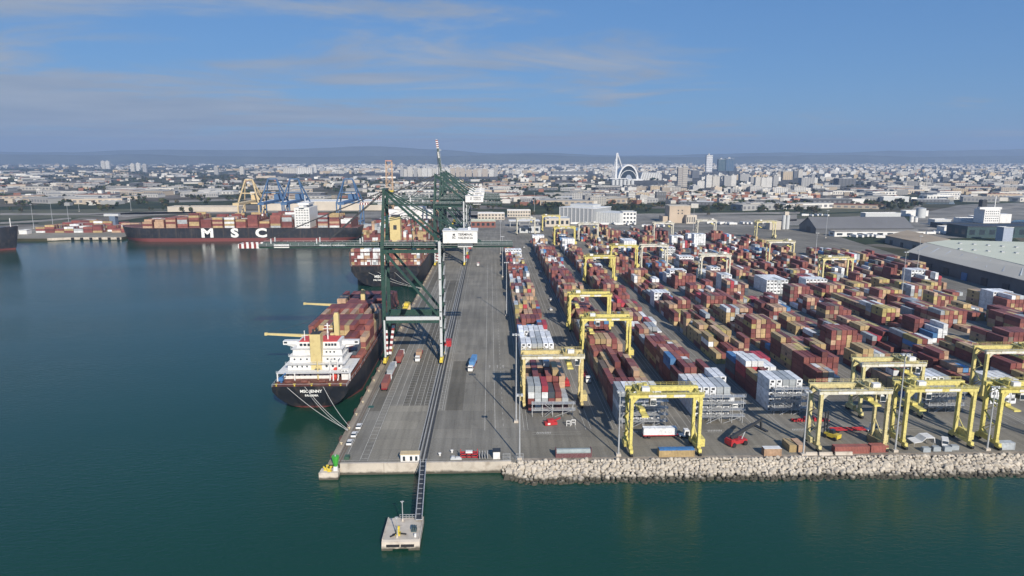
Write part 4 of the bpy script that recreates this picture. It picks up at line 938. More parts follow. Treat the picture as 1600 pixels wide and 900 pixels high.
# ---- the nearest ship, stern toward the camera
SX, SY = -75.0, 272.0
t = thing('container_ship', 'small black container ship with a white bridge, buff funnel and two deck cranes', 'ship', (SX, SY, WZ))
h = hull(t, 178, 33, 10.9, 1.0, .30)
link('ship_name', text_mesh('MSC JENNY', 1.75, .03, LETTER, .05), h, (0.5, .25, 8.6)).rotation_euler = (R(97), 0, 0)
link('ship_name', text_mesh('PANAMA', 1.35, .03, LETTER, .04), h, (0.5, .8, 6.6)).rotation_euler = (R(101), 0, 0)
mb = MB(); mb.mi = 0
DZ = 10.6
for (x0, x1, y0, y1, z0, z1) in ((-13.5, 8, 11, 29, DZ, DZ + 3.4), (-12.2, 11.0, 13, 29, DZ + 3.4, DZ + 6.2), (-11.6, 10.8, 14.6, 28, DZ + 6.2, DZ + 9), (-10.6, 10.4, 16, 28, DZ + 9, DZ + 11.8), (-9.0, 9.4, 17, 27, DZ + 11.8, DZ + 14.6)): mb.box(x0, x1, y0, y1, z0, z1)
for (x0, x1, y0, y1, z) in ((-15.6, 15.6, 7.5, 29, DZ + 3.5), (-12.8, 12.4, 11.5, 29, DZ + 6.25), (-12.0, 11.2, 14.0, 28, DZ + 9.05), (-11.2, 11, 15.3, 28, DZ + 11.85)): mb.box(x0, x1, y0, y1, z - .12, z)
mb.mi = 1
windows(mb, -13, -1, 5, 11, DZ + 1.3); windows(mb, -11.3, -3, 4, 13, DZ + 4.4); windows(mb, 3, 11, 3, 13, DZ + 4.4, .9, 1.0); windows(mb, -11, -3, 3, 14.6, DZ + 7.2); windows(mb, 3, 9, 2, 14.6, DZ + 7.2); windows(mb, 3, 8, 3, 16, DZ + 10); windows(mb, -8, -3, 3, 17, DZ + 12.8, 1.2, 1.1); windows(mb, 3, 8.2, 4, 17, DZ + 12.8, 1.0, 1.1)
for z, xw in ((4.5, 11.0), (7.3, 10.8), (10.1, 10.4)):
    for yy in (17, 20, 23, 26): mb.box(xw - .02, xw + .06, yy, yy + .8, DZ + z, DZ + z + .8)
sup = mb.build('superstructure', [WHITE, GLASS], t)
mb = MB()
for (x0, x1, y, z) in ((-15.6, 15.6, 7.6, DZ + 3.5), (-12.8, 12.4, 11.6, DZ + 6.25), (-12.0, 11.2, 14.1, DZ + 9.05), (-11.2, 11, 15.4, DZ + 11.85)):
    for q in (.5, 1.0): mb.bar((x0, y, z + q), (x1, y, z + q), .08)
    n = 9
    for i in range(n + 1): x = x0 + (x1 - x0) * i / n; mb.bar((x, y, z), (x, y, z + 1), .08)
for x in (-15.2, -8, 8.2, 15.2): mb.bar((x, 7.8, DZ), (x, 7.8, DZ + 3.4), .45)
mb.build('deck_rail', WHITE, sup)
mb = MB(); mb.box(-16.6, 16.6, 22.6, 25.6, DZ + 11.9, DZ + 13.6); mb.prism([(-16.6, DZ + 11.9), (-9, DZ + 11.9), (-9, DZ + 9.9)], 23.2, 25, 'y'); mb.prism([(16.6, DZ + 11.9), (9, DZ + 11.9), (9, DZ + 9.9)], 23.2, 25, 'y')
mb.mi = 1; mb.box(-16.2, -14.8, 22.55, 22.6, DZ + 12.5, DZ + 13.3); mb.box(14.8, 16.2, 22.55, 22.6, DZ + 12.5, DZ + 13.3); mb.build('bridge_wing', [WHITE, GLASS], sup)
mb = MB(); mb.box(-8.0, 8.2, 17.2, 27, DZ + 14.6, DZ + 14.8); mb.build('bridge_roof', ORANGE, sup)
mb = MB(); mb.box(-2.2, 2.3, 12.6, 17.6, DZ + 3.4, DZ + 19); mb.mi = 1; mb.box(-1.9, 2.0, 13, 17.2, DZ + 19, DZ + 19.3)
for x, y in ((-.9, 14), (.9, 14), (0, 16)): mb.bar((x, y, DZ + 19.2), (x, y, DZ + 21), .9, n=10)
mb.build('funnel', [BUFF, DKSTEEL], t)
mb = MB(); mb.bar((3.6, 21, DZ + 14.7), (3.6, 21, DZ + 22), .5); mb.bar((1.5, 21, DZ + 19.5), (5.7, 21, DZ + 19.5), .25); mb.bar((2.4, 20.8, DZ + 21), (4.8, 20.8, DZ + 21), .35); mb.bar((3.6, 19, DZ + 17.5), (3.6, 23, DZ + 17.5), .22); mb.build('radar_mast', WHITE, t)
mb = MB(); mb.bar((-6, 19, DZ + 14.7), (-6, 19, DZ + 19.2), .3); mb.bar((-7.4, 19, DZ + 17), (-4.6, 19, DZ + 17), .2); mb.build('signal_mast', WHITE, t)
mb = MB(); mb.bar((8.2, 8.5, DZ + .8), (8.2, 17, DZ + 5.4), 2.3, 2.1, n=10); mb.bar((8.2, 17, DZ + 5.4), (8.2, 18.6, DZ + 6.2), 2.2, 2.0, n=10, w2=.8); mb.box(7.5, 8.9, 14.8, 16.6, DZ + 5, DZ + 6.3); mb.build('lifeboat', ORANGE, t)
mb = MB()
for x in (6.6, 9.9): mb.bar((x, 8, DZ), (x, 18, DZ + 5.2), .4); mb.bar((x, 9.5, DZ), (x, 9.5, DZ + 8.5), .4); mb.bar((x, 9.5, DZ + 8.5), (x, 14, DZ + 8), .35)
mb.bar((6.6, 9.5, DZ + 8.5), (9.9, 9.5, DZ + 8.5), .35); mb.build('lifeboat_davit', WHITE, t)
mb = MB(); mb.box(11.4, 14.2, 9, 14, DZ, DZ + 5.0); mb.mi = 1; windows(mb, 11.6, 14, 2, 9, DZ + 3.4, .6, .8); mb.mi = 0; mb.bar((11, 8.6, DZ + 5), (14.6, 8.6, DZ + 5), .3); mb.bar((14.6, 8.6, DZ), (14.6, 8.6, DZ + 5), .25); mb.build('gangway_house', [WHITE, GLASS], t)
mb = MB(); mb.bar((-13.2, 6, DZ - .1), (-13.2, 6, DZ + 2.5), .9, n=8); mb.bar((-13.2, 6, DZ + 2.3), (-11, 5, DZ + 4.3), .5); mb.cbox((-13.2, 6, DZ + 1.6), (1.9, 1.6, 1.4)); mb.build('stores_crane', BLUEP, t)
for x in (-9.5, -3, 4.5):
    mb = MB(); mb.bar((x - 1.3, 4.2, DZ + .9), (x + 1.3, 4.2, DZ + .9), 1.3, n=10); mb.cbox((x + 2, 4.2, DZ + .5), (1.1, 1.3, 1.6)); mb.cbox((x, 4.2, DZ + .1), (4, 1.8, .3)); mb.build('mooring_winch', DECK, t)
for x in (-14, -6.5, .5, 8, 12.5): MB().bar((x, 1.6, DZ - .1), (x, 1.6, DZ + .9), .7, n=8).cbox((x, 1.6, DZ + .8), (1.1, .8, .25)).build('bollard', YELP, t)
MB().bar((1.2, 10, DZ), (1.2, 10, DZ + 8), .7, n=8).cbox((1.2, 10, DZ + 5.2), (2.2, .5, .3)).build('flag_post', BUFF, t)
for y, zt in ((52.0, 29.5), (122.0, 27.5)):
    mb = MB(); x = .6; mb.bar((x, y, DZ), (x, y, zt - 6), 2.5, n=12); mb.box(x - 1.15, x + 1.15, y - 1.3, y + 1.3, DZ + 6.5, zt); mb.cbox((x, y, zt + .4), (1.7, 1.8, .8)); mb.cbox((x - 2.2, y - .6, DZ + 8.5), (1.8, 2, 2.4))
    dc = mb.build('deck_crane', BUFF, t)
    mb = MB(); mb.bar((x - 2, y, DZ + 7.6), (x - 33.5, y - 1.0, DZ + 9.6), 1.7, 1.5, w2=1.0); mb.cbox((x - 33.8, y - 1, DZ + 9.6), (1.2, 1.3, 1.3)); mb.build('jib', BUFF, dc)
    mb = MB(); mb.bar((x - 1.2, y, zt), (x - 31, y - 1, DZ + 10.2), .12); mb.build('hoist_rope', DKSTEEL, dc)
mb = MB()
for i in range(11): y = 33 + i * 12.9; mb.box(-15.6, 15.6, y - .35, y + .15, DZ - .3, DZ + 2.8)
for s in (-1, 1): mb.box(s * 15.6 - .15, s * 15.6 + .15, 32, 164, DZ - .3, DZ + 1.2)
mb.build('lashing_bridge', DECK, t)
P1 = 'rrrrrrbbbbmryttn'
ship_load('ship_containers', 'tight mass of brown red containers covering the deck of the nearest ship', SX, SY, 0,
          [(33.6, 2), (46.5, 3), (59.4, 4), (72.3, 4), (85.2, 4), (98.1, 4), (111, 4), (123.9, 4), (136.8, 4), (149.7, 3)], 6, 8.2, P1, 21, own=46, ownlab='on the ship with deck cranes')
make_container(SX + 11.8, SY + 33.2, 10.9, 'd', 'dark slate container at the right rail behind the bridge of the nearest ship', group='containers on the nearest ship', parts=False)
# mooring lines from the stern to the quay
for i, (a, b) in enumerate((((-84.5, 272.6, 7.0), (-53.4, 241.5, .6)), ((-77, 272.2, 7.2), (-53.4, 242.0, .6)), ((-75, 272.2, 3.2), (-53.4, 241.0, .6)), ((-69.5, 272.4, 7.2), (-53.2, 244.5, .6)))):
    pts = [(a[0] + (b[0] - a[0]) * k / 10, a[1] + (b[1] - a[1]) * k / 10, a[2] + (b[2] - a[2]) * k / 10 - 1.3 * math.sin(math.pi * k / 10)) for k in range(11)]
    o = MB().tube(pts, .10, 6).build('mooring_rope', ROPE)
    tag(o, ('outermost stern mooring rope of the nearest ship', 'stern mooring rope of the nearest ship crossing its painted name', 'lowest stern mooring rope of the nearest ship', 'rightmost stern mooring rope of the nearest ship')[i], 'rope')

# ---- the second ship along the same quay
SX2, SY2 = -85.0, 549.0
t = thing('container_ship', 'huge dark container ship seen from astern, buff funnel behind its stacked stern', 'ship', (SX2, SY2, WZ))
h = hull(t, 345, 58.5, 17.7, -1.0, .40, bow=60, stern_len=34)
link('ship_name', text_mesh('MSC', 3.2, .05, LETTER, .08), h, (-6, 1.0, 8.8)).rotation_euler = (R(96), 0, 0)
link('ship_name', text_mesh('PANAMA', 2.0, .05, LETTER, .06), h, (-6, 1.8, 5.8)).rotation_euler = (R(98), 0, 0)
for x in (-15.5, -4.5, 6.5, 17): MB().box(x - 4, x + 3, .35, .8, 12.2, 14.6).build('mooring_port', DARK, h)
mb = MB()
for i in range(24): y = 3.0 + i * 14.3; mb.box(-28.5, 28.5, y - .5, y, 17.4, 17.8); [mb.box(-28.5 + k * 5.7 - .25, -28.5 + k * 5.7 + .25, y - .5, y, 17.8, 29) for k in range(11)]; mb.box(-28.5, 28.5, y - .5, y, 22.7, 23.1); mb.box(-28.5, 28.5, y - .5, y, 28.6, 29)
mb.build('lashing_bridge', DECK, t)
mb = MB(); mb.box(-2.5, 6.5, 50, 60, 17.5, 53); mb.mi = 1; mb.box(-1.5, 5.5, 51, 59, 53, 54.5); mb.box(.5, 3.5, 49.95, 50, 42, 46); mb.build('funnel', [BUFF, DKSTEEL], t)
mb = MB(); mb.box(-21, 29.5, 150, 158, 49.2, 52.2); mb.box(-17, 25, 148, 162, 17.5, 50); mb.box(-12, 20, 149, 160, 52.2, 55)
mb.mi = 1
for k in range(9): windows(mb, -16, 24, 12, 148, 20 + k * 3.2, 1.4, 1.0)
sup = mb.build('superstructure', [WHITE, GLASS], t)
mb = MB(); mb.bar((4, 154, 55), (4, 154, 66), .9); mb.bar((0, 154, 61), (8, 154, 61), .4); mb.build('radar_mast', WHITE, t)
P2 = 'rrrbbmytttwwgWyr'
ship_load('ship_containers', 'tiers of red, tan and white containers on the huge ship seen from astern', SX2, SY2, 0,
          [(3.4, 5), (17.7, 5), (32.0, 6), (62, 8), (76.3, 9), (90.6, 9), (105, 9), (119.3, 10), (133.5, 9), (163, 10), (178, 11), (192, 11), (206, 10), (220, 10), (235, 9), (249, 9), (263, 8), (277, 6)], 11, 14.6, P2, 22)
for i, (a, b) in enumerate((((-101, 551, 9.5), (-53, 521, .8)), ((-92, 550, 9.5), (-53, 523, .8)), ((-78, 550, 9.3), (-53, 518, .8)))):
    pts = [(a[0] + (b[0] - a[0]) * k / 10, a[1] + (b[1] - a[1]) * k / 10, a[2] + (b[2] - a[2]) * k / 10 - 2.0 * math.sin(math.pi * k / 10)) for k in range(11)]
    o = MB().tube(pts, .13, 6).build('mooring_rope', ROPE); tag(o, ('leftmost stern rope of the huge ship, seen behind the green crane', 'middle stern rope of the huge ship, seen behind the green crane', 'rightmost stern rope of the huge ship, seen behind the green crane')[i], 'rope')

# ---- the long ship lying broadside at the far quay
t = thing('container_ship', 'long black container ship lying broadside with big white letters M S C', 'ship', (-168.0, 894.0, WZ), R(90))
h = hull(t, 305, 48, 16.5, 4.2, .45, bow=46, sheer=2.5, stern_len=34)
for ch, Y in (('M', 188), ('S', 154), ('C', 121)):
    o = link('letter', text_mesh(ch, 15.0, .05, LETTER, .7), h, (-24.12, Y, 10.2)); o.rotation_euler = (R(90), 0, -R(90)); o.scale = (1.35, 1, 1)
mb = MB(); mb.box(-21, 21, 60, 79, 16, 42); mb.box(-24, 24, 66, 72, 42, 45); mb.box(-14, 14, 62, 76, 45, 47.5); mb.mi = 1
for k in range(7):
    for j in range(5): mb.box(-21.06, -21, 61.5 + j * 3.4, 63.3 + j * 3.4, 19 + k * 3.2, 20 + k * 3.2)
mb.build('superstructure', [WHITE, GLASS], t)
mb = MB(); mb.bar((0, 70, 47.5), (0, 70, 57), .8); mb.bar((-3, 70, 53), (3, 70, 53), .4); mb.build('radar_mast', WHITE, t)
mb = MB()
for i in range(18):
    y = 8 + i * 14.6
    if not 55 < y < 80: mb.box(-23, 23, y - .5, y, 16.2, 27)
mb.build('lashing_bridge', DECK, t)
P3 = 'rrrrbbyyyttgwmrb'
ship_load('ship_containers', 'rows of red and ochre containers on the long ship lying broadside', -168.0, 894.0, R(90),
          [(9, 4), (23.5, 6), (38, 6), (83, 6), (97.5, 6), (112, 3), (126, 6), (141, 4), (155, 5), (170, 5), (184.5, 4), (199, 6), (213.5, 5), (228, 5), (242.5, 4), (257, 4)], 8, 13.2, P3, 23)
# ---- the bow of a fourth ship at the left edge
t = thing('cargo_ship', 'dark bow of a cargo ship entering the picture at the left edge', 'ship', (-725.0, 800.0, WZ), -R(90))
hull(t, 184, 36, 23, 2.0, .45, bow=42, sheer=4.0)
mb = MB(); mb.bar((-6, 150, 22), (-6, 150, 40), 2.4, n=8); mb.bar((6, 150, 22), (6, 150, 40), 2.4, n=8); mb.bar((-6, 150, 39), (6, 150, 39), 1.6); mb.build('mast_post', CREAM, t)
for y in (120, 135, 158): MB().box(-12, 12, y, y + 10, 22.4, 25.5).build('hatch_cover', DKSTEEL, t)
mb = MB(); mb.bar((-5, 168, 23), (5, 168, 23), 2.4, n=10); mb.cbox((0, 168, 24), (4, 4, 2)); mb.build('anchor_windlass', LGREY, t)
MB().bar((0, 176, 25), (0, 176, 36), .9, n=8).build('fore_mast', WHITE, t)
# ================================================================== vehicles and port gear
def make_car(kind='car'):
    t = thing('parked_car', 'x', 'car'); ln, w = (4.4, 1.8) if kind == 'car' else (5.6, 2.05); hh = 1.45 if kind == 'car' else 2.3
    mb = MB()
    prof = [(-ln / 2, .35), (ln / 2, .35), (ln / 2, .75), (ln / 2 - .15, .92), (ln / 2 - 1.0, 1.0), (-ln / 2 + .1, .98), (-ln / 2, .8)] if kind == 'car' else [(-ln / 2, .4), (ln / 2, .4), (ln / 2, .95), (ln / 2 - .9, 1.2), (ln / 2 - 1.3, hh), (-ln / 2, hh)]
    mb.prism(prof, -w / 2, w / 2, 'x'); mb.build('body', WHITE, t)
    mb = MB()
    if kind == 'car':
        mb.prism([(-ln / 2 + .3, .98), (ln / 2 - 1.05, .99), (ln / 2 - 1.75, 1.42), (-ln / 2 + .75, 1.42)], -w / 2 + .08, w / 2 - .08, 'x'); mb.build('window', GLASS, t)
        MB().box(-w / 2 + .12, w / 2 - .12, -ln / 2 + .8, ln / 2 - 1.8, 1.425, 1.47).build('roof', WHITE, t)
    else:
        mb.prism([(ln / 2 - .92, 1.25), (ln / 2 - .88, 1.25), (ln / 2 - 1.22, 2.15), (ln / 2 - 1.26, 2.15)], -w / 2 + .1, w / 2 - .1, 'x')
        mb.box(-w / 2 - .02, w / 2 + .02, .4, 1.3, 1.4, 2.0); mb.build('window', GLASS, t)
    for x in (-w / 2 + .05, w / 2 - .05):
        for y in (-ln / 2 + .8, ln / 2 - .85): MB().bar((x - .1, y, .33), (x + .1, y, .33), .64, n=12).build('wheel', DARK, t)
    for x in (-.62, .62): MB().cbox((x, ln / 2 - .02, .68), (.3, .06, .16)).build('headlight', GALV, t)
    return t
car = make_car(); van = make_car('van')
CARS = [(car, -50.3, 230.4, R(0), 'white car nearest the corner of the quay, first of three parked in line'), (car, -50.1, 237.4, 0, 'white car in the middle of three parked in line on the quay edge'), (car, -49.8, 245.2, 0, 'white car at the far end of three parked in line on the quay edge'),
        (van, 160.5, 222.2, R(150), 'white van parked behind the white awning beside the shore'), (car, 44.5, 600, R(12), 'small white car in the far part of the wide lane'), (car, 40.2, 445, R(5), 'white car in the lane beside the second container block'), (car, 43, 478, R(8), 'white car a little further up the lane beside the second block'), (car, 38.5, 770, 0, 'white car at the far end of the wide lane'),
        (car, 143.5, 232.0, R(80), 'white car standing between two shore gantry cranes')]
usedv = set()
for p, x, y, rz, lab in CARS:
    if p.name not in usedv: usedv.add(p.name); p.location = (x, y, .03); p.rotation_euler = (0, 0, rz); p['label'] = lab; p['group'] = 'cars and vans in the port'
    else: dup(p, (x, y, .03), rz, lab, 'cars and vans in the port')
def make_truck(chassis, cab):
    """forward is +Y; the trailer bed runs from y = -13 to 0"""
    t = thing('terminal_truck', 'x', 'truck')
    mb = MB(); mb.box(-.5, -.2, -12.6, .4, .95, 1.25); mb.box(.2, .5, -12.6, .4, .95, 1.25)
    for y in (-12.4, -9, -6, -3, -.2): mb.box(-1.22, 1.22, y - .15, y + .15, 1.1, 1.3)
    for x in (-1.22, 1.1): mb.box(x, x + .12, -12.5, .2, 1.05, 1.42)
    mb.build('trailer', chassis, t)
    for y in (-11.6, -10.3):
        for x in (-1.0, 1.0): MB().bar((x - .22, y, .52), (x + .22, y, .52), 1.02, n=12).build('wheel', DARK, t)
    mb = MB(); mb.box(-1.15, 1.15, .9, 2.9, .6, 1.1); mb.box(-1.1, 1.1, 2.5, 4.6, .55, 1.5); mb.prism([(2.5, 1.5), (4.6, 1.5), (4.35, 3.0), (2.6, 3.1)], -1.1, 1.1, 'x'); mb.mi = 1; mb.box(-1.0, 1.0, 4.42, 4.52, 1.75, 2.6); mb.box(-1.13, 1.13, 3.0, 4.2, 1.8, 2.6)
    mb.build('cab', [cab, GLASS], t)
    for y in (1.5, 3.9):
        for x in (-1.0, 1.0): MB().bar((x - .2, y, .52), (x + .2, y, .52), 1.02, n=12).build('wheel', DARK, t)
    return t
trk = make_truck(REDP, WHITE)
trk['group'] = 'terminal trucks'
def truck(x, y, rz, lab, c=None, clab=None, ln=40, first=[1], off=-12.4):
    if first: first.clear(); o = trk; o.location = (x, y, .03); o.rotation_euler = (0, 0, rz); o['label'] = lab
    else: o = dup(trk, (x, y, .03), rz, lab, 'terminal trucks')
    if c:
        dx, dy = -math.sin(rz) * off, math.cos(rz) * off
        make_container(x + dx, y + dy, 1.46, c, clab, ln, rz, 'containers riding on trucks')
    return o
truck(-46.5, 298, 0, 'red truck nearest the camera in the queue along the ship', 'b', 'long brick red container on the nearest truck of the queue along the ship')
truck(-46.8, 316.5, 0, 'middle truck of the queue along the ship, under a grey container', 'g', 'long grey container on the middle truck of the queue along the ship')
truck(-45.6, 338, 0, 'last truck of the queue, between the legs of the nearest quay crane', 'b', 'long brick red container on the truck between the legs of the quay crane')
truck(-36.5, 333, R(180), 'truck with a tan box coming forward under the nearest quay crane', 't', 'short tan container on the truck under the nearest quay crane', 20, off=-6.4)
truck(-9.3, 316, R(174), 'truck on the open apron carrying a blue container', 'B', 'long blue container carried across the open apron by a truck')
truck(67.5, 232.4, -R(90), 'red trailer truck under the gantry crane nearest the shore', 'W', 'long white reefer container on the red trailer under the nearest gantry crane')
truck(98.0, 262, R(180), 'white cabbed truck beside the racks of the third block', 'W', 'long white reefer on the truck beside the racks of the third block')
truck(44.0, 298, R(180), 'truck with a white cab waiting beside the second container block')
truck(138.5, 235.2, -R(90), 'empty red trailer truck behind the pale crane by the shore')
truck(-11.5, 640, R(180), 'red truck far along the open apron')
# reach stacker
t = thing('reach_stacker', 'red reach stacker with its long dark boom raised toward the white racks', 'reach stacker', (87.0, 225.3, .03), -R(68))
mb = MB(); mb.prism([(-3.6, .9), (3.2, .9), (3.6, 1.6), (3.4, 2.1), (-1.5, 2.2), (-2.2, 2.9), (-3.7, 2.7)], -1.55, 1.55, 'x'); mb.cbox((0, -3.3, 1.4), (3.6, 1.2, 1.6)); mb.build('chassis', REDP, t)
mb = MB(); mb.prism([(-.8, 2.2), (.9, 2.2), (1.1, 3.2), (.7, 3.9), (-.7, 3.9)], -1.5, -.2, 'x'); mb.build('cab', GLASS, t)
for x in (-1.6, 1.6):
    for y in (-2.6, 2.5): MB().bar((x - .45, y, .85), (x + .45, y, .85), 1.7, n=14).build('wheel', DARK, t)
mb = MB(); mb.bar((.5, -3.2, 3.3), (.5, 6.5, 6.6), .95, 1.1); mb.bar((.5, 6.5, 6.6), (.5, 10.5, 7.9), .7, .8); bo = mb.build('boom', DKSTEEL, t)
mb = MB(); mb.bar((.5, 10.3, 7.9), (.5, 10.5, 4.8), .6); mb.box(-2.6, 3.6, 9.8, 11.0, 4.3, 4.8); mb.build('spreader', DKSTEEL, bo)
mb = MB(); mb.bar((.5, 1.8, 1.9), (.5, 3.4, 5.2), .4, n=8); mb.build('lift_cylinder', GALV, t)
t = thing('reach_stacker', 'yellow empty container handler behind the pale gantry leg', 'reach stacker', (123.5, 229.5, .03), R(30))
mb = MB(); mb.prism([(-2.8, .8), (2.2, .8), (2.4, 1.9), (-1.2, 2.2), (-2.9, 2.3)], -1.3, 1.3, 'x'); mb.build('chassis', YELP, t)
MB().prism([(-1.0, 2.2), (.9, 2.0), (.5, 3.5), (-.8, 3.5)], -.8, .8, 'x').build('cab', GLASS, t)
mb = MB(); [mb.box(x - .2, x + .2, 2.4, 2.8, .4, 9.5) for x in (-.8, .8)]; mb.box(-.8, .8, 2.45, 2.7, 9.1, 9.5); mb.box(-3, 3, 2.8, 3.3, 3.2, 3.8); mb.build('mast', DKSTEEL, t)
for x in (-1.3, 1.3):
    for y in (-2, 1.8): MB().bar((x - .35, y, .7), (x + .35, y, .7), 1.4, n=14).build('wheel', DARK, t)
# reefer racks in front of the blocks
def rack(x, y, w, floors, label, low=False):
    t = thing('reefer_rack', label, 'rack', (x, y, .03), group='steel access racks before the white stacks')
    n = 4; mb = MB(); top = floors * 2.62
    for i in range(n + 1):
        for yy in (0, 2.2): mb.bar((w * i / n, yy, 0), (w * i / n, yy, top + (1.1 if yy == 0 else 0)), .18)
    mb.build('post', GALV, t)
    for f in range(1, floors + 1):
        mb = MB(); z = f * 2.62; mb.box(-.3, w + .9, -.1, 2.3, z - .16, z)
        for q in (.55, 1.1): mb.bar((-.3, -.05, z + q), (w + .9, -.05, z + q), .09)
        for i in range(13): mb.bar((-.3 + (w + 1.2) * i / 12, -.05, z), (-.3 + (w + 1.2) * i / 12, -.05, z + 1.1), .06)
        mb.build('platform', GALV, t)
    for f in range(floors):
        a, b = ((.3, .5), (.5, .3))[f % 2] if low else ((.15, .48), (.48, .15))[f % 2]
        mb = MB(); mb.bar((w * a, -.3, f * 2.62), (w * b, -.3, (f + 1) * 2.62), .55, .1); mb.bar((w * a, -.5, f * 2.62 + 1), (w * b, -.5, (f + 1) * 2.62 + 1), .08); mb.build('stair', GALV, t)
        if f % 2 == 0: MB().bar((w * .55, -.1, f * 2.62), (w * .95, -.1, (f + 1) * 2.62 - .2), .14).build('diagonal_brace', GALV, t)
    return t
rack(16.2, 254.0, 16.0, 2, 'low steel access rack before the front of the block nearest the ships', True)
rack(49.2, 241.2, 16.4, 4, 'tall steel access rack behind the white reefer trailer')
rack(80.0, 245.2, 16.4, 4, 'tall steel access rack beside the white cabbed truck, third block')
rack(112.0, 253.2, 14.0, 4, 'tall steel access rack before the white stack of the fourth block')
rack(175.2, 254.2, 14.0, 4, 'tall steel access rack half hidden by the right hand gantry cranes')
# things along the shore
def shed(name, label, cat, x, y, w, d, h, wall, roof, rz=0, door=True):
    t = thing(name, label, cat, (x, y, .03), rz); MB().box(0, w, 0, d, 0, h).build('wall', wall, t); MB().box(-.2, w + .2, -.2, d + .2, h, h + .22).build('roof', roof, t)
    if door:
        for q in (.12, .5, .78): MB().box(w * q, w * q + w * .13, -.04, 0, h * .12, h * .75).build('window', GLASS, t)
    return t
shed('site_hut', 'small white hut with dark windows standing behind the sea wall', 'hut', -30.4, 215.0, 6.2, 2.5, 2.5, WHITE, CREAM)
shed('site_hut', 'tiny white kiosk with a dark roof near the end of the sea wall', 'hut', .6, 216.0, 2.3, 2.6, 2.6, WHITE, DKSTEEL, door=False)
t = thing('spreader_stand', 'red spreader frames stacked beside the white kiosk behind the wall', 'spreader', (-10.5, 216.2, .03))
mb = MB()
for z in (.5, 1.5): mb.box(0, 6, .2, .5, z, z + .35); mb.box(0, 6, 2.0, 2.3, z, z + .35); [mb.box(x, x + .3, .2, 2.3, z, z + .35) for x in (0, 2, 3.7, 5.7)]
for x in (.1, 5.8): mb.bar((x, .35, 0), (x, .35, 2.8), .2); mb.bar((x, 2.1, 0), (x, 2.1, 2.8), .2)
mb.build('frame', REDP, t); MB().box(1.8, 4.1, .6, 1.9, 1.9, 2.5).build('headblock', WHITE, t)
t = thing('panel_stack', 'grey metal mesh panels leaning in racks right of the red frames', 'panels', (-4.0, 216.0, .03))
for k in range(4): MB().bar((k * .9, .2, 0), (k * .9 + .1, 1.8, 2.2), .1, 1.4).build('panel', GALV, t)
o = MB().box(0, 3.8, 0, 1.6, 0, .5).box(.3, 1.4, .2, 1.4, .5, .95).box(1.8, 3.5, .2, 1.2, .5, .8).build('pallet_stack', LGREY, None, (-13.8, 215.8, .03)); tag(o, 'low pale pallets left of the red spreader frames', 'pallets')
for x, y, lab in ((-29.8, 220.5, 'white bollard left of the hut behind the sea wall'), (-17.6, 219.3, 'small white post in the middle of the apron behind the wall'), (-13.6, 221.6, 'small white post left of the red frames, farther back')):
    o = MB().bar((0, 0, 0), (0, 0, .9), .6, n=8).cbox((0, 0, .95), (.9, .6, .3)).build('bollard', WHITE, None, (x, y, .03)); tag(o, lab, 'bollard')
for x, y, lab in ((8.3, 214.9, 'mesh gate beside the first lamp mast at the shore'), (3.9, 215.0, 'mesh gate between the kiosk and the lamp mast')):
    t = thing('mesh_gate', lab, 'gate', (x, y, .03)); mb = MB()
    for q in (0, 2.4): mb.bar((q, 0, 0), (q, 0, 2.4), .12)
    for z in (.1, 1.2, 2.35): mb.bar((0, 0, z), (2.4, 0, z), .08)
    for q in range(1, 8): mb.bar((q * .3, 0, .1), (q * .3, 0, 2.3), .04)
    mb.build('frame', GALV, t)
# flat rack with a grey tarpaulined load
t = thing('flat_rack', 'grey covered load in a maroon flat rack lying beside the shore', 'flat rack', (21.8, 216.3, .03))
mb = MB(); mb.box(0, 12.3, 0, 2.4, 0, .6); [mb.box(x, x + .3, 0, 2.4, .6, 2.9) for x in (0, 12)]; [mb.box(.8 + k * 1.1, 1.5 + k * 1.1, -.04, 0, .65, 1.5) for k in range(10)]; mb.box(.3, 12, 0.02, .1, .6, 1.55); mb.build('frame', mat('flat_rack_maroon', (.13, .05, .055), .6, dirt=(.4, .36, .34, .5), scale=1.2), t)
mb = MB(); mb.prism([(.1, .6), (2.3, .6), (2.35, 2.1), (1.7, 2.75), (.7, 2.75), (.08, 2.0)], .35, 11.9, 'x'); mb.build('load', mat('tarp_grey_green', (.27, .31, .31), .5), t)
o = MB().box(0, .8, -.8, .8, 0, 2.6).prism([(0, 1.2), (1.6, 0), (1.6, .3), (.3, 2.4)], -.5, .5).build('machine_box', DKSTEEL, None, (70.6, 231.5, .03)); tag(o, 'dark machine block beside the trailer under the nearest gantry crane', 'machine')
t = thing('spreader', 'red spreader standing in front of the low rack of the first block', 'spreader', (22.6, 245.6, .03), R(12))
mb = MB(); mb.box(-2.4, 2.4, -1.1, 1.1, .2, 1.3); mb.cbox((0, 0, 1.8), (2.6, 1.8, 1)); mb.bar((1.5, 0, 1.6), (4, .6, 2.2), .5); mb.build('frame', REDP, t)
MB().box(-1.4, -.4, -1.16, -1.1, .5, 1.2).build('plate', WHITE, t)
for x, y, lab in ((30.6, 245, 'white painted steel trestle right of the red spreader'), (28.6, 244, 'pale steel trestle close to the red spreader')):
    o = MB().bar((0, 0, 0), (0, 0, 2.2), .2).bar((1.4, 0, 0), (1.4, 0, 2.2), .2).bar((0, 0, 2.1), (1.4, 0, 2.1), .25).bar((0, 0, 1), (1.4, 0, 1), .2).build('trestle', WHITE, None, (x, y, .03)); tag(o, lab, 'trestle')
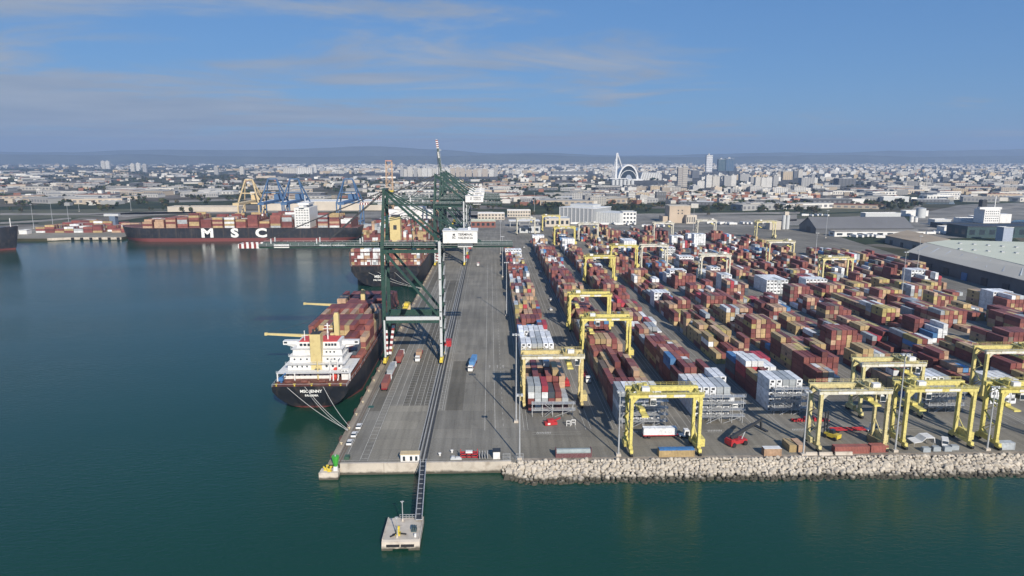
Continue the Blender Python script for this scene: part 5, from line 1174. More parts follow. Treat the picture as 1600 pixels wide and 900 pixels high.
t = thing('spreader', 'red spreader hanging low beside the cream crane of the first block', 'spreader', (34.0, 292, .03), R(0)); mb = MB(); mb.box(-1.2, 1.2, -3, 3, .3, 1.1); mb.cbox((0, 0, 1.7), (2, 2.6, 1.2)); mb.build('frame', REDP, t); MB().bar((0, 0, 2.2), (0, 0, 3.4), .6).build('headblock', REDP, t)
t = thing('spreader', 'long red spreader lying on the road behind the pale shore crane', 'spreader', (117, 246, .03)); mb = MB(); mb.box(-1, 13, -1, -.6, .3, .8); mb.box(-1, 13, .6, 1, .3, .8); [mb.box(k * 2 - 1, k * 2 - .6, -1, 1, .3, .8) for k in range(8)]; mb.cbox((6, 0, 1.2), (4, 1.6, 1)); mb.build('frame', REDP, t)
for i, (x, y, ln) in enumerate(((107.6, 215.4, 4), (112.2, 215.2, 4.6), (117.8, 215.3, 6))):
    o = MB().prism([(0, 0), (1.2, 0), (.95, .4), (.85, 1.0), (.35, 1.0), (.25, .4)], 0, ln, 'x').build('concrete_barrier', CONC, None, (x, y, .03)); tag(o, ('leftmost concrete barrier at the shore edge before the red containers', 'middle concrete barrier at the shore edge before the red containers', 'rightmost concrete barrier at the shore edge before the red containers')[i], 'barrier')
for i, (x, y) in enumerate(((149.2, 216.6), (153.2, 217.2), (157.0, 217.0), (160.2, 218.0))):
    o = MB().box(0, 2.6, 0, 1.6, 0, 1.5).box(.15, 2.45, .1, 1.5, 1.5, 1.62).build('concrete_block', mat('block_blue_grey', (.30, .33, .35), .8) if i == 0 else bpy.data.materials['block_blue_grey'], None, (x, y, .03)); tag(o, ('leftmost grey block before the white awning', 'second grey block from the left before the awning', 'third grey block from the left before the awning', 'rightmost grey block, before the white van')[i], 'block')
t = thing('awning', 'white tent awning beside the white van near the shore', 'awning', (148.6, 221.0, .03)); mb = MB(); mb.prism([(0, 1.6), (2.8, 2.0), (4.2, 3.4), (7.2, 3.5), (7.6, 1.4), (7.5, 1.2), (7.0, 3.2), (4.3, 3.2), (2.8, 1.8), (0, 1.4)], 0, 4.4); mb.build('canopy', WHITE, t)
for x in (.3, 7.2):
    for y in (.3, 4.1): MB().bar((x, y, 0), (x, y, 1.7), .1).build('pole', GALV, t)
# fenders and bollards along the quay, buoy light at the corner
fd = MB().box(-.9, 0, -1.1, 1.1, -2.6, -.4).box(-1.2, -.9, -.9, .9, -2.3, -.6).mesh('fender', mat('fender_brown', (.09, .05, .04), .8))
bl = MB().bar((0, 0, 0), (0, 0, .55), .55, n=10).bar((-.45, 0, .6), (.45, 0, .6), .4, n=10).mesh('bollard', mat('bollard_cream', (.5, .42, .28), .7))
for k in range(28):
    y = 224 + k * 14
    o = link('fender', fd, None, (-54.5, y, 0)); tag(o, 'dark rubber fender on the quay face below the edge', 'fender', 'fenders along the quay')
    o = link('bollard', bl, None, (-53.3, y + 6, .012)); tag(o, 'cream mooring bollard on the pale edge of the quay', 'bollard', 'bollards along the quay')
t = thing('harbour_beacon', 'green harbour beacon widening upward from a white plinth at the corner', 'beacon', (-51.3, 211.9, -1.2)); MB().box(-.65, .65, -.6, .6, 0, 1.5).build('plinth', WHITE, t); mb = MB(); mb.bar((0, 0, 1.5), (0, 0, 4.7), 1.2, n=8, w2=2.5); mb.bar((0, 0, 4.7), (0, 0, 5.0), 2.5, n=8); mb.build('tower', GRNP, t); MB().bar((0, 0, 5.0), (0, 0, 5.5), .5, n=8).build('lamp', GALV, t)
for x, y, lab in ((-54.6, 212.2, 'yellow mooring hook on the corner ledge, outer one'), (-53.2, 211.2, 'yellow mooring hook on the corner ledge, next to the beacon')):
    o = MB().cbox((0, 0, .2), (1.3, 1.1, .4)).bar((0, 0, .3), (-.8, -.2, 1.3), .45).bar((0, .2, .3), (.5, .2, 1.5), .4).cbox((.5, .2, 1.5), (.8, .5, .4)).build('mooring_hook', YELP, None, (x, y, -1.2)); tag(o, lab, 'mooring hook')
o = MB().box(0, 1.6, 0, 2.2, 0, .9).box(.1, 1.5, .1, 2.1, .9, 1.05).build('equipment_box', mat('box_green', (.05, .1, .07), .6), None, (-49.6, 217, .03)); tag(o, 'dark green equipment box near the corner of the quay', 'box')
o = MB().box(0, 2.2, 0, 2.4, 0, .05).build('hatch_plate', mat('plate_green', (.03, .1, .08), .6), None, (-50.2, 266, .02)); tag(o, 'green steel plate lying on the quay edge', 'plate')
# the mooring dolphin, its gangway, lamps
t = thing('mooring_platform', 'square concrete mooring platform standing in the water before the quay', 'platform', (-29.6, 167.8, 0))
mb = MB(); mb.box(0, 10.2, 1.2, 12.6, -3.0, -1.0); mb.prism([(0, -3.0), (1.2, -3.0), (1.2, -1.0), (.5, -1.3)], 0, 10.2, 'x'); [mb.box(x0, x1, 0, 3, -6, -3.0) for x0, x1 in ((0, 2.9), (7.2, 10.2))]; mb.box(.4, 9.8, 1.6, 12.2, -6, -3.0)
mb.box(0, .3, 1.2, 12.6, -1, -.75); mb.box(9.9, 10.2, 1.2, 12.6, -1, -.75); mb.build('deck', CONC, t)
for x in (1.3, 5.2): MB().box(x, x + 3.5, -.06, .6, -2.5, -1.9).build('fender_slot', DARK, t)
t = thing('mooring_hook', 'yellow quick release mooring hook on the platform', 'mooring hook', (-25.6, 171.6, -1.0)); mb = MB(); mb.cbox((0, 0, .25), (1.3, 1.6, .5)); mb.bar((0, .5, .5), (.1, .9, 2.0), .7, n=8); mb.bar((0, -.5, .4), (-.2, -.3, 1.5), .8, n=8); mb.build('hook_body', YELP, t); mb = MB(); [mb.bar((0, 0, .4), (a, b, .3), .3) for a, b in ((-1.9, -1.6), (-1.4, -.6), (2.3, -.4))]; mb.build('hook_arm', DARK, t)
o = MB().box(0, 1.5, 0, 1.9, 0, .35).box(.1, .4, .1, 1.8, .35, 1.3).box(.6, .9, .1, 1.8, .35, 1.25).box(1.1, 1.4, .1, 1.8, .35, 1.1).build('pallet_stack', mat('pallet_slate', (.06, .09, .1), .7), None, (-22.2, 172.6, -1.0)); tag(o, 'dark slate crates stacked on the mooring platform', 'crates')
o = MB().box(0, .5, 0, .4, 0, 1.0).build('control_box', WHITE, None, (-21.0, 170.0, -1.0)); tag(o, 'small white control box on the mooring platform', 'box')
t = thing('gangway', 'long grey metal gangway from the sea wall down to the platform', 'gangway', (-22.6, 213.3, .6))
a, b = Vector((0, 0, 0)), Vector((2.0, -35.0, -1.1)); mb = MB(); mb.bar(a, b, 1.7, .1); mb.build('walkway', DKSTEEL, t)
for s in (-.9, .9):
    mb = MB(); o3 = Vector((s, 0, 0)); up = Vector((0, 0, 1.15)); mb.bar(a + o3, b + o3, .16, .22); mb.bar(a + o3 + up, b + o3 + up, .2)
    for k in range(21): p = a + (b - a) * k / 20; mb.bar(p + o3, p + o3 + up, .11); (mb.bar(p + o3, a + (b - a) * (k + 1) / 20 + o3 + up, .08) if k < 20 else None)
    mb.build('rail_truss', GALV, t)
mb = MB(); [mb.bar(a + (b - a) * k / 12 + Vector((-.9, 0, .02)), a + (b - a) * k / 12 + Vector((.9, 0, .02)), .2) for k in range(13)]; mb.build('cross_member', GALV, t)
t = thing('guard_rail', 'galvanised guard rail along the back of the mooring platform', 'railing', (-26.2, 180.2, -1.0)); mb = MB(); [mb.bar((0, 0, z), (4.4, 0, z), .1) for z in (.5, 1.1)]; [mb.bar((k * .88, 0, 0), (k * .88, 0, 1.1), .1) for k in range(6)]; mb.build('rail', GALV, t)
# lamp masts
def mast(h, n, arm):
    t = thing('lamp_mast', 'x', 'lamp mast'); mb = MB(); mb.bar((0, 0, .8), (0, 0, h), .66 if h > 15 else .30, n=10, w2=.30 if h > 15 else .2); mb.build('pole', GALV, t)
    MB().cbox((0, 0, .42), (1.6, 1.6, .84) if h > 15 else (.5, .5, .84)).build('base_block', CONC, t)
    MB().bar((-arm, 0, h), (arm, 0, h), .18).bar((0, -arm * .6, h), (0, arm * .6, h), .18).build('crossarm', GALV, t)
    for k in range(n):
        a = 2 * math.pi * (k + .5) / n; MB().cbox((arm * .85 * math.cos(a), arm * .6 * math.sin(a), h - .15), (.7, .6, .45) if h > 15 else (.3, .25, .2)).build('floodlight', LGREY, t)
    return t
M1, M2, M3 = mast(35, 6, 1.5), mast(23, 4, 1.2), mast(6.0, 2, .5)
ML = [(M2, 9.5, 215.4, 'lamp mast at the end of the sea wall, left of the flat rack'), (M1, 9.6, 248.5, 'tall lamp mast beside the front of the block nearest the ships'), (M1, 10.3, 428.5, 'tall lamp mast halfway along the block nearest the ships'), (M1, 10.5, 575, 'tall lamp mast near the far end of the block nearest the ships'), (M1, 11, 720, 'farthest tall lamp mast beside the apron'),
      (M2, 43.4, 217.4, 'lamp mast between the flat rack and the nearest gantry crane'), (M2, 106.6, 215.6, 'lamp mast beside the two ochre boxes at the shore'), (M1, 139.8, 217.6, 'tall lamp mast between two gantry cranes at the shore'), (M2, 172.6, 217.8, 'lamp mast at the shore beside the rightmost gantry cranes'),
      (M1, *at(1432, 432), 'tall lamp mast at the edge of the yard near the shed corner'), (M1, *at(1408, 470), 'tall lamp mast among the ochre stacks before the shed'), (M1, *at(1272, 425), 'tall lamp mast left of the cream crane over white reefers'), (M1, *at(1290, 372), 'lamp mast before the grey gabled shed'), (M1, *at(1083, 360), 'lamp mast behind the red stacks near the beige blockhouse'),
      (M1, *at(53, 357), 'leftmost tall lamp mast on the far quay'), (M1, *at(83, 354), 'tall lamp mast behind the far red stacks, second from left'), (M1, *at(108, 352), 'tall lamp mast rising from the far red stacks'), (M1, *at(124, 331), 'lamp mast on the far field, left one'), (M1, *at(205, 329), 'lamp mast on the far field, middle one'), (M1, *at(835, 330), 'lamp mast left of the white ribbed building'),
      (M3, -25.6, 170.0, 'short twin lamp post at the front of the mooring platform'), (M3, -25.2, 178.6, 'short twin lamp post at the back of the mooring platform')]
um = set()
for p, x, y, lab in ML:
    z = -1.0 if p is M3 else .03
    if p.name not in um: um.add(p.name); p.location = (x, y, z); p['label'] = lab; p['group'] = 'lamp masts'
    else: dup(p, (x, y, z), 0, lab, 'lamp masts')
# ================================================================== buildings beyond the yard
ROOFG = mat('roof_grey', (.27, .26, .245), .6, spec=.08, var=.1, scale=.03, dirt=(.2, .19, .17, .3), coords='Object')
ROOFP = mat('roof_pale_green', (.57, .58, .46), .6, spec=.08, var=.06, scale=.02)
ROOFB = mat('roof_brown', (.36, .29, .21), .7, spec=.08, var=.2, scale=.03, dirt=(.26, .17, .1, .5))
SLATE = mat('dark_cladding', (.095, .10, .11), .6, var=.25, scale=.06)
SHEDR = mat('dark_shed_roof', (.155, .155, .16), .55, spec=.08, var=.12, scale=.02)
STONE = mat('pale_render', (.52, .46, .38), .8, var=.12, scale=.05)
BEIGE = mat('beige_render', (.46, .37, .28), .8, var=.12, scale=.05)
def footprint_prism(ps, z0, z1, m, name, parent): mb = MB(); mb.prism(ps, z0, z1, 'z'); return mb.build(name, m, parent)
t = thing('warehouse', 'huge grey and pale green roofed warehouse along the right edge', 'warehouse')
e0, e1 = at(1417, 393, 12.5), at(1645, 449, 12.5); r0, r1 = at(1445, 379, 20), at(1645, 424, 20)
me = bpy.data.meshes.new('roof'); th = .35
V = [(*e0, 12.5), (*e1, 12.5), (*r1, 20), (*r0, 20)]; V += [(x, y, z - th) for x, y, z in V]
me.from_pydata(V, [], [(0, 1, 2, 3), (4, 7, 6, 5), (0, 4, 5, 1), (3, 2, 6, 7), (0, 3, 7, 4), (1, 5, 6, 2)]); me.materials.append(mat('roof_pale_grey', (.55, .51, .43), .6, spec=.08, var=.07, scale=.03, coords='Object')); link('roof', me, t)
pr = [at(*p, 20) for p in ((1447, 379), (1482, 375), (1600, 378), (1660, 380), (1660, 428))]
footprint_prism(pr, 19.2, 20.1, ROOFP, 'roof', t)
iv = [(e0[0] + 2, e0[1] - 1), (e1[0] + 2, e1[1]), *[at(*p, 20) for p in ((1655, 426), (1655, 382), (1598, 379), (1484, 376))], (r0[0], r0[1] - 1)]
footprint_prism([(e0[0] + 1.5, e0[1] - 1), (e1[0] + 1.5, e1[1]), (r1[0], r1[1]), (r0[0], r0[1] - 1)], 0, 11.9, SLATE, 'wall', t)
footprint_prism([at(*p, 20) for p in ((1449, 379.6), (1484, 376), (1598, 379), (1655, 381), (1655, 426))], 0, 19.1, SLATE, 'wall', t)
ux, uy = e1[0] - e0[0], e1[1] - e0[1]; ul = math.hypot(ux, uy); ux /= ul; uy /= ul
for k in range(13):
    s0 = 8 + k * 25; mb = MB(); a = (e0[0] + ux * s0 + .9, e0[1] + uy * s0); b = (e0[0] + ux * (s0 + 7) + .9, e0[1] + uy * (s0 + 7))
    mb.prism([a, b, (b[0] + .7, b[1]), (a[0] + .7, a[1])], 0.05, 6.5, 'z'); mb.build('loading_door', DKSTEEL if k % 3 else BLUEP, t)
t = thing('warehouse', 'low brown roofed warehouse left of the huge grey roof', 'warehouse')
ps = [at(*p, 9) for p in ((1383, 368), (1447, 381), (1485, 374), (1418, 360))]; footprint_prism(ps, 8.6, 9.2, ROOFB, 'roof', t)
cx, cy = sum(p[0] for p in ps) / 4, sum(p[1] for p in ps) / 4; footprint_prism([(cx + (x - cx) * .985, cy + (y - cy) * .985) for x, y in ps], 0, 8.6, ROOFG, 'wall', t)
a, b = ps[0], ps[1]
for q in (.18, .45, .75): p0 = (a[0] + (b[0] - a[0]) * q, a[1] + (b[1] - a[1]) * q); MB().box(p0[0] - .2, p0[0] + 4, p0[1] - 1.5, p0[1] + 3, 0, 5).build('loading_door', DKSTEEL, t)
t = thing('long_shed', 'long dark gabled shed behind the right part of the yard', 'shed')
SX0, SX1, SY0_, SY1_ = 437, 572, 902, 952; X0, X1, Y0, Y1 = 437, 572, 902, 952; mb = MB(); mb.prism([(Y0, 0), (Y1, 0), (Y1, 7), ((Y0 + Y1) / 2, 19.5), (Y0, 7)], X0 + .6, X1 - .6, 'x'); mb.build('wall', SLATE, t)
for s in (0, 1): mb = MB(); ya, yb = ((Y0 - 1, (Y0 + Y1) / 2), ((Y0 + Y1) / 2, Y1 + 1))[s]; za, zb = ((6.8, 20.1), (20.1, 6.8))[s]; mb.prism([(ya, za), (yb, zb), (yb, zb + .4), (ya, za + .4)], X0, X1, 'x'); mb.build('roof', SHEDR, t)
MB().box(X0 + .5, X0 + .62, 918, 930, 0, 8).build('door', DKSTEEL, t)
def block(name, label, cat, x0, x1, y0, y1, h, wall, roof, floors=0, cols=6, wm=GLASS, par=.6, group=None):
    t = thing(name, label, cat, (x0, y0, 0), group=group); w, d = x1 - x0, y1 - y0
    MB().box(0, w, 0, d, 0, h).build('wall', wall, t)
    mb = MB(); mb.box(-.3, w + .3, -.3, d + .3, h, h + .3)
    for q in ((-.3, w + .3, -.3, .1), (-.3, w + .3, d - .1, d + .3), (-.3, .1, .1, d - .1), (w - .1, w + .3, .1, d - .1)): mb.box(q[0], q[1], q[2], q[3], h + .3, h + .3 + par)
    mb.build('roof', roof, t)
    for f in range(floors):
        z = h * (f + .3) / floors
        for c in range(cols): x = w * (c + .22) / cols; MB().box(x, x + w / cols * .56, -.06, .02, z, z + h / floors * .45).build('window', wm, t)
        n = max(1, int(cols * d / max(w, 1))); 
        for c in range(n): y = d * (c + .25) / n; MB().box(-.06, .02, y, y + d / n * .5, z, z + h / floors * .45).build('window', wm, t)
    return t
block('low_warehouse', 'long low white walled building in front of the dark gabled shed', 'warehouse', 446, 566, 868, 884, 6, WHITE, ROOFG, 1, 9)
t = thing('ribbed_building', 'white ribbed cold store standing beyond the container yard', 'cold store', (112, 1100, 0), R(-38))
MB().box(0, 62, 0, 58, 0, 22).build('wall', mat('rib_grey', (.30, .31, .32), .6), t); MB().box(62, 104, 8, 50, 0, 17).build('annex', mat('annex_white', (.6, .6, .58), .6), t)
mb = MB()
for k in range(9): mb.box(k * 7.4, k * 7.4 + 1.2, -.5, 0, 0, 22)
for k in range(7): mb.box(-.5, 0, 2 + k * 8.6, 3.4 + k * 8.6, 0, 22)
mb.box(-.5, 62.5, -.5, 58.5, 22, 23); mb.build('rib', WHITE, t); MB().box(8, 50, 20, 45, 23, 27).build('plant_room', LGREY, t)
mb = MB(); [mb.box(63 + k * 4.2, 64 + k * 4.2, 7.6, 8, 0, 17) for k in range(10)]; mb.build('rib', LGREY, t)
t = thing('blockhouse', 'beige stepped blockhouse with small dark windows behind the yard', 'building', (281, 1052, 0))
MB().box(0, 33, 12, 40, 0, 26).build('wall', BEIGE, t); MB().box(-9, 0, 16, 40, 0, 10).build('annex', BEIGE, t); MB().box(24, 40, 0, 14, 0, 13).build('annex', STONE, t); MB().box(-.4, 33.4, 11.6, 40.4, 26, 27).build('roof', STONE, t)
for x in (13, 19): 
    for z in (14, 18.5): MB().box(x, x + 2, 11.9, 12, z, z + 1.8).build('window', GLASS, t)
for k in range(4): MB().box(25 + k * 3.5, 26.5 + k * 3.5, -.1, 0, 2, 10).build('window', GLASS, t)
t = thing('gate_canopy', 'flat white canopy over the entrance lanes left of the ribbed building', 'canopy', (28, 1010, 0)); MB().box(0, 46, 0, 22, 8, 9).build('roof', WHITE, t)
for x in (2, 16, 30, 43): MB().bar((x, 3, 0), (x, 3, 8), 1.0).bar((x, 3, 7.2), (x, 19, 7.2), .8).bar((x, 19, 7.2), (x, 19, 0), 1.0).build('column', GALV, t)
block('gate_shed', 'low grey shed with a dark doorway at the far end of the wide lane', 'shed', 40, 68, 925, 945, 9, LGREY, ROOFG, 1, 3)
block('office_building', 'long low cream office building left of the ribbed building', 'office', 30, 70, 1180, 1200, 11, STONE, WHITE, 2, 9)
block('depot', 'pale brown depot with a flat roof behind the gantry cranes', 'depot', 82, 118, 1010, 1040, 12, STONE, LGREY, 1, 5)
block('depot', 'white depot right of the ribbed building, small and boxy', 'depot', 205, 226, 1050, 1070, 18, WHITE, LGREY, 3, 4)
block('quay_shed', 'red and white low shed beyond the quay cranes', 'shed', -28, 8, 1000, 1030, 9, mat('dull_red_wall', (.22, .09, .07), .8), ROOFP, 1, 5)
block('port_building', 'long pale low building at the end of the quay apron', 'building', -20, 24, 1130, 1150, 10, STONE, WHITE, 2, 8)
t = thing('storage_tank', 'light grey cylindrical tank beside white silos on the right', 'tank', (*at(1438, 340), 0)); MB().bar((0, 0, 0), (0, 0, 16), 15, n=28).build('shell', LGREY, t); MB().bar((0, 0, 16), (0, 0, 17.5), 15.4, n=28, w2=4).build('roof', GALV, t)
for i, (px_, w, h) in enumerate(((1424, 6, 9), (1431, 5, 7))): 
    t = thing('silo', ('short white silo left of the grey tank', 'small white silo directly before the grey tank')[i], 'silo', (*at(px_, 347), 0)); MB().bar((0, 0, 0), (0, 0, h), w, n=16).build('shell', WHITE, t); MB().bar((0, 0, h), (0, 0, h + 2), w + .4, n=16, w2=2).build('roof', GALV, t)
t = thing('silo_tower', 'pale concrete silo tower left of the dark gabled shed', 'silo', (*at(1227, 358), 0)); [MB().bar((x, 0, 0), (x, 0, 20), 5, n=14).build('cell', LGREY, t) for x in (-2.8, 2.8)]; MB().box(-3, 3, -2.4, 2.4, 20, 25).build('head_house', STONE, t); MB().box(-26, -10, -8, 8, 0, 12).build('annex', STONE, t)
t = thing('moored_vessel', 'white superstructure and dark funnel of a vessel beyond the huge roof', 'ship', (*at(1553, 357), 0)); MB().box(-75, 80, 2, 30, -3.4, 7).build('hull', DKSTEEL, t); mb = MB(); mb.box(-13, 10, 5, 27, 7, 27); mb.box(-18, 15, 9, 15, 27, 30); mb.mi = 1; [windows(mb, -12, 9, 7, 5, 10 + k * 3.4, 1.6, 1.2) for k in range(5)]; mb.build('superstructure', [WHITE, GLASS], t)
MB().box(-10, -3, 16, 24, 27, 40).build('funnel', DKSTEEL, t); MB().bar((6, 12, 30), (6, 12, 46), .9).build('radar_mast', WHITE, t); MB().box(13, 30, 8, 24, 7, 20).build('deckhouse', WHITE, t)
block('terminal_building', 'blue grey box building in front of the white vessel', 'building', *[q for q in (at(1566, 378)[0], at(1566, 378)[0] + 12)], at(1566, 378)[1], at(1566, 378)[1] + 12, 17, mat('blue_grey_wall', (.33, .37, .45), .6), LGREY)
block('dark_shed', 'dark teal long shed behind the huge pale roof', 'shed', at(1510, 372)[0], at(1510, 372)[0] + 130, at(1510, 372)[1], at(1510, 372)[1] + 40, 14, mat('dark_teal_wall', (.03, .06, .065), .6), DKSTEEL, 1, 10)
for i, p in enumerate(((1500, 352, 34, 10), (1460, 352, 26, 8), (1475, 362, 30, 6), (1522, 345, 30, 7), (1415, 338, 40, 9), (1352, 342, 60, 9), (1310, 318, 70, 9), (1380, 316, 60, 12))):
    x, y = at(p[0], p[1]); block('low_warehouse', 'white low storage building, %s' % ('beside the inlet at the right', 'right of the grey tank', 'in front of the grey tank', 'behind the right hand roads', 'on the field edge behind the dark shed', 'above the dark gabled shed roof', 'beyond the green field', 'with a long pale roof beyond the green field')[i], 'warehouse', x, x + p[2], y, y + 16, p[3], WHITE if i % 2 == 0 else LGREY, WHITE)
# far quay: stacks, warehouses, blue and cream cranes
rnd = random.Random(9); B_ = Batch()
for r in range(5):
    for k in range(12):
        x = -618 + k * 12.7; y = 948 + r * 13
        if rnd.random() < .12 or (r > 2 and k > 8): continue
        for z in range(rnd.choice((2, 3, 3, 4)) if r < 2 else rnd.choice((3, 4, 5))):
            col = COL[rnd.choice('rrrbbyyytgwm')]; f = rnd.uniform(.85, 1.15); [B_.box(x, x + 12.1, y + j * 2.6, y + j * 2.6 + 2.44, .02 + z * TIER, .02 + z * TIER + 2.58, tuple(v * f for v in COL[rnd.choice('rrrbbyyytgwm')])) for j in range(4)]
for r in range(4):
    for k in range(30):
        x = -455 + k * 12.7; y = 946 + r * 12
        if rnd.random() < .3: continue
        for z in range(rnd.choice((1, 2, 3, 4))): B_.box(x, x + 12.1, y, y + 10, .02 + z * TIER, .02 + z * TIER + 2.58, COL[rnd.choice('rrrbbyytgw')])
tag(B_.build('far_containers', CONTS), 'rows of red and ochre containers on the far quay at the left', 'containers')
block('transit_shed', 'long white transit shed behind the blue cranes', 'warehouse', *[at(410, 329)[0], at(602, 329)[0]], at(410, 329)[1], at(410, 329)[1] + 60, 17, STONE, WHITE)
block('transit_shed', 'long cream shed behind the bow of the lettered ship', 'warehouse', *[at(262, 331)[0], at(372, 331)[0]], at(262, 331)[1], at(262, 331)[1] + 30, 9, STONE, STONE)
block('quay_office', 'small white building on the far quay at the left', 'building', *[at(30, 366)[0], at(42, 366)[0]], at(30, 366)[1], at(30, 366)[1] + 10, 5, WHITE, LGREY)
t = thing('straddle_unit', 'dark blue grey machine with a white base beside the far red stacks', 'machine', (*at(176, 360), 0)); MB().box(-3, 5, 0, 8, 4, 20).build('body', mat('slate_blue', (.12, .16, .22), .6), t); MB().box(-4, 7, -2, 6, 0, 5).build('base', WHITE, t); MB().box(-10, 10, 0, 6, 20, 23).build('beam', LGREY, t)
def portal_crane(px_, Y, top, m, label, boom=True, wide=16):
    x = zat(px_, 320, Y)[0]; t = thing('quay_crane', label, 'quay crane', (x, Y, 0), group='cranes on the far quay'); w = wide
    for s in (-1, 1):
        for d in (0, 26): MB().bar((s * w, d, 0), (s * w, d, 40), 1.5).bar((s * w, d, 39), (s * w * .35, 8, top), 1.4).build('leg', m, t)
        MB().bar((s * w, 0, 14), (s * w, 26, 14), 1.4).bar((s * w, 0, 39), (s * w, 26, 39), 1.4).bar((s * w, 0, 15), (s * w, 26, 38), 1.0).build('side_frame', m, t)
    for z in (14, 39): MB().box(-w, w, -.7, .7, z, z + 1.8).build('cross_beam', m, t)
    MB().bar((-w * .35, 8, top), (w * .35, 8, top), 1.6).bar((-w * .6, 4, top * .75), (w * .6, 4, top * .75), 1.2).build('apex_beam', m, t)
    MB().box(-4, 4, -46 if not boom else -8, 60, 40, 43).build('girder', REDP if boom else m, t); MB().box(-6, 6, 30, 42, 43, 50).build('machinery_house', REDP if boom else m, t)
    if boom: MB().bar((-3, -8, 42), (-3, -14, top + 24), 1.6, 2).bar((3, -8, 42), (3, -14, top + 24), 1.6, 2).bar((-3, -11, top), (3, -11, top), 1).build('boom', m, t)
    for s in (-1, 1):
        for d in (0, 26): MB().cbox((s * w, d, 1), (7, 2.4, 2)).build('bogie', REDP, t)
portal_crane(425, 948, 72, BLUECR, 'leftmost blue quay crane on the far quay behind the lettered ship', False)
portal_crane(459, 948, 72, BLUECR, 'middle blue quay crane, close beside the leftmost one', False)
portal_crane(544, 948, 72, BLUECR, 'blue quay crane standing apart, right of the white bridge', False)
portal_crane(388, 940, 71, CREAM, 'cream quay crane behind the letters of the long ship', False, 14)
t = thing('lattice_tower', 'tall pale orange lattice tower behind the quay cranes', 'tower', (*[zat(609, 300, 985)[0], 985], 0)); mb = MB()
for sx in (-1, 1):
    for sy in (-1, 1): mb.bar((sx * 5, sy * 5, 0), (sx * 4, sy * 4, 96), .7)
for k in range(9):
    for sy in (-6, 6): mb.bar((-4.5, sy * .75, k * 10.4), (4.5, sy * .75, (k + 1) * 10.4), .4); mb.bar((4.5, sy * .75, k * 10.4), (-4.5, sy * .75, (k + 1) * 10.4), .4)
mb.build('frame', mat('pale_orange', (.50, .33, .20), .6), t); MB().box(-5.5, 5.5, -5.5, 5.5, 53, 55).build('platform', YELP, t); MB().box(-4.5, 4.5, -4.5, 4.5, 95.5, 97).build('crown', mat('rose_paint', (.45, .25, .2), .6), t)

# trailers, huts and odd stacks on the ground between the yard and the city
tr_w = MB().box(-1.25, 1.25, 0, 12.5, 1.1, 3.9).box(-1.1, 1.1, .4, 12, .8, 1.1).mesh('trailer_box', WHITE); tr_b = MB().bar((-1.2, 2, .5), (1.2, 2, .5), 1, n=10).bar((-1.2, 3.2, .5), (1.2, 3.2, .5), 1, n=10).mesh('wheel', DARK)
def trailer(x, y, rz, lab):
    o = link('parked_trailer', tr_w, None, (x, y, .03), rz); tag(o, lab, 'trailer', 'white trailers parked beyond the yard'); link('wheel', tr_b, o)
k = 0
for a, b, py, n in ((1118, 1182, 351, 9), (1010, 1045, 356, 5), (905, 1000, 352, 10), (1258, 1300, 338, 6), (1462, 1502, 366, 7), (1340, 1400, 372, 7), (720, 760, 352, 6)):
    for i in range(n):
        x, y = at(a + (b - a) * (i + rnd.uniform(-.3, .3)) / n, py + rnd.uniform(-1, 1)); k += 1
        trailer(x, y, R(rnd.choice((0, 90, 80, 5))), 'white trailer parked %s' % {1118: 'in the row right of the beige blockhouse', 1010: 'before the beige blockhouse', 905: 'in the row below the ribbed building', 1258: 'left of the dark gabled shed', 1462: 'behind the brown roofed warehouse', 1340: 'before the long white walled building', 720: 'beyond the far quay cranes'}[a])

# the far quay's pale wall with its black fenders
mb = MB(); mb.prism([(-560, 878.6), (-538, 888.6), (-473, 888.6), (-473, 889.4), (-538.4, 889.4), (-560, 879.4)], -3.0, .35, 'z'); o = mb.build('quay_wall', CONC); tag(o, 'pale concrete wall of the far quay left of the long ship', 'wall')
mb = MB().box(-1.6, 1.6, -1.4, 0, -3, .1); fm = mb.mesh('fender', DARK)
for i in range(6): o = link('fender', fm, None, (-534 + i * 11.5, 888.5, 0)); tag(o, 'black fender on the pale wall of the far quay', 'fender', 'fenders on the far quay')
# rooflights and vents
wh = bpy.data.objects['warehouse']
for k in range(11):
    s0 = 12 + k * 20; fx, fy = e0[0] + ux * s0, e0[1] + uy * s0; q = ul * .0 + s0 / ul; gx, gy = r0[0] + (r1[0] - r0[0]) * q, r0[1] + (r1[1] - r0[1]) * q
    a = (fx + (gx - fx) * .25, fy + (gy - fy) * .25, 12.5 + 7.5 * .25 + .12); b = (fx + (gx - fx) * .8, fy + (gy - fy) * .8, 12.5 + 7.5 * .8 + .12)
    MB().bar(a, b, 1.6, .2).build('rooflight', LGREY if k % 3 else GALV, wh)
for k in range(14):
    x, y = at(1500 + (k % 7) * 22, 381 + (k // 7) * 9 + (k % 7) * 1.5, 20); MB().cbox((x, y, 20.6), (2.6, 2.6, 1.2)).build('roof_vent', GALV, wh)
ls = bpy.data.objects['long_shed']
for k in range(12): MB().bar((X0 + 8 + k * 10.6, 906, 8.45), (X0 + 8 + k * 10.6, 922, 17.2), 1.8, .25).build('rooflight', LGREY, ls)
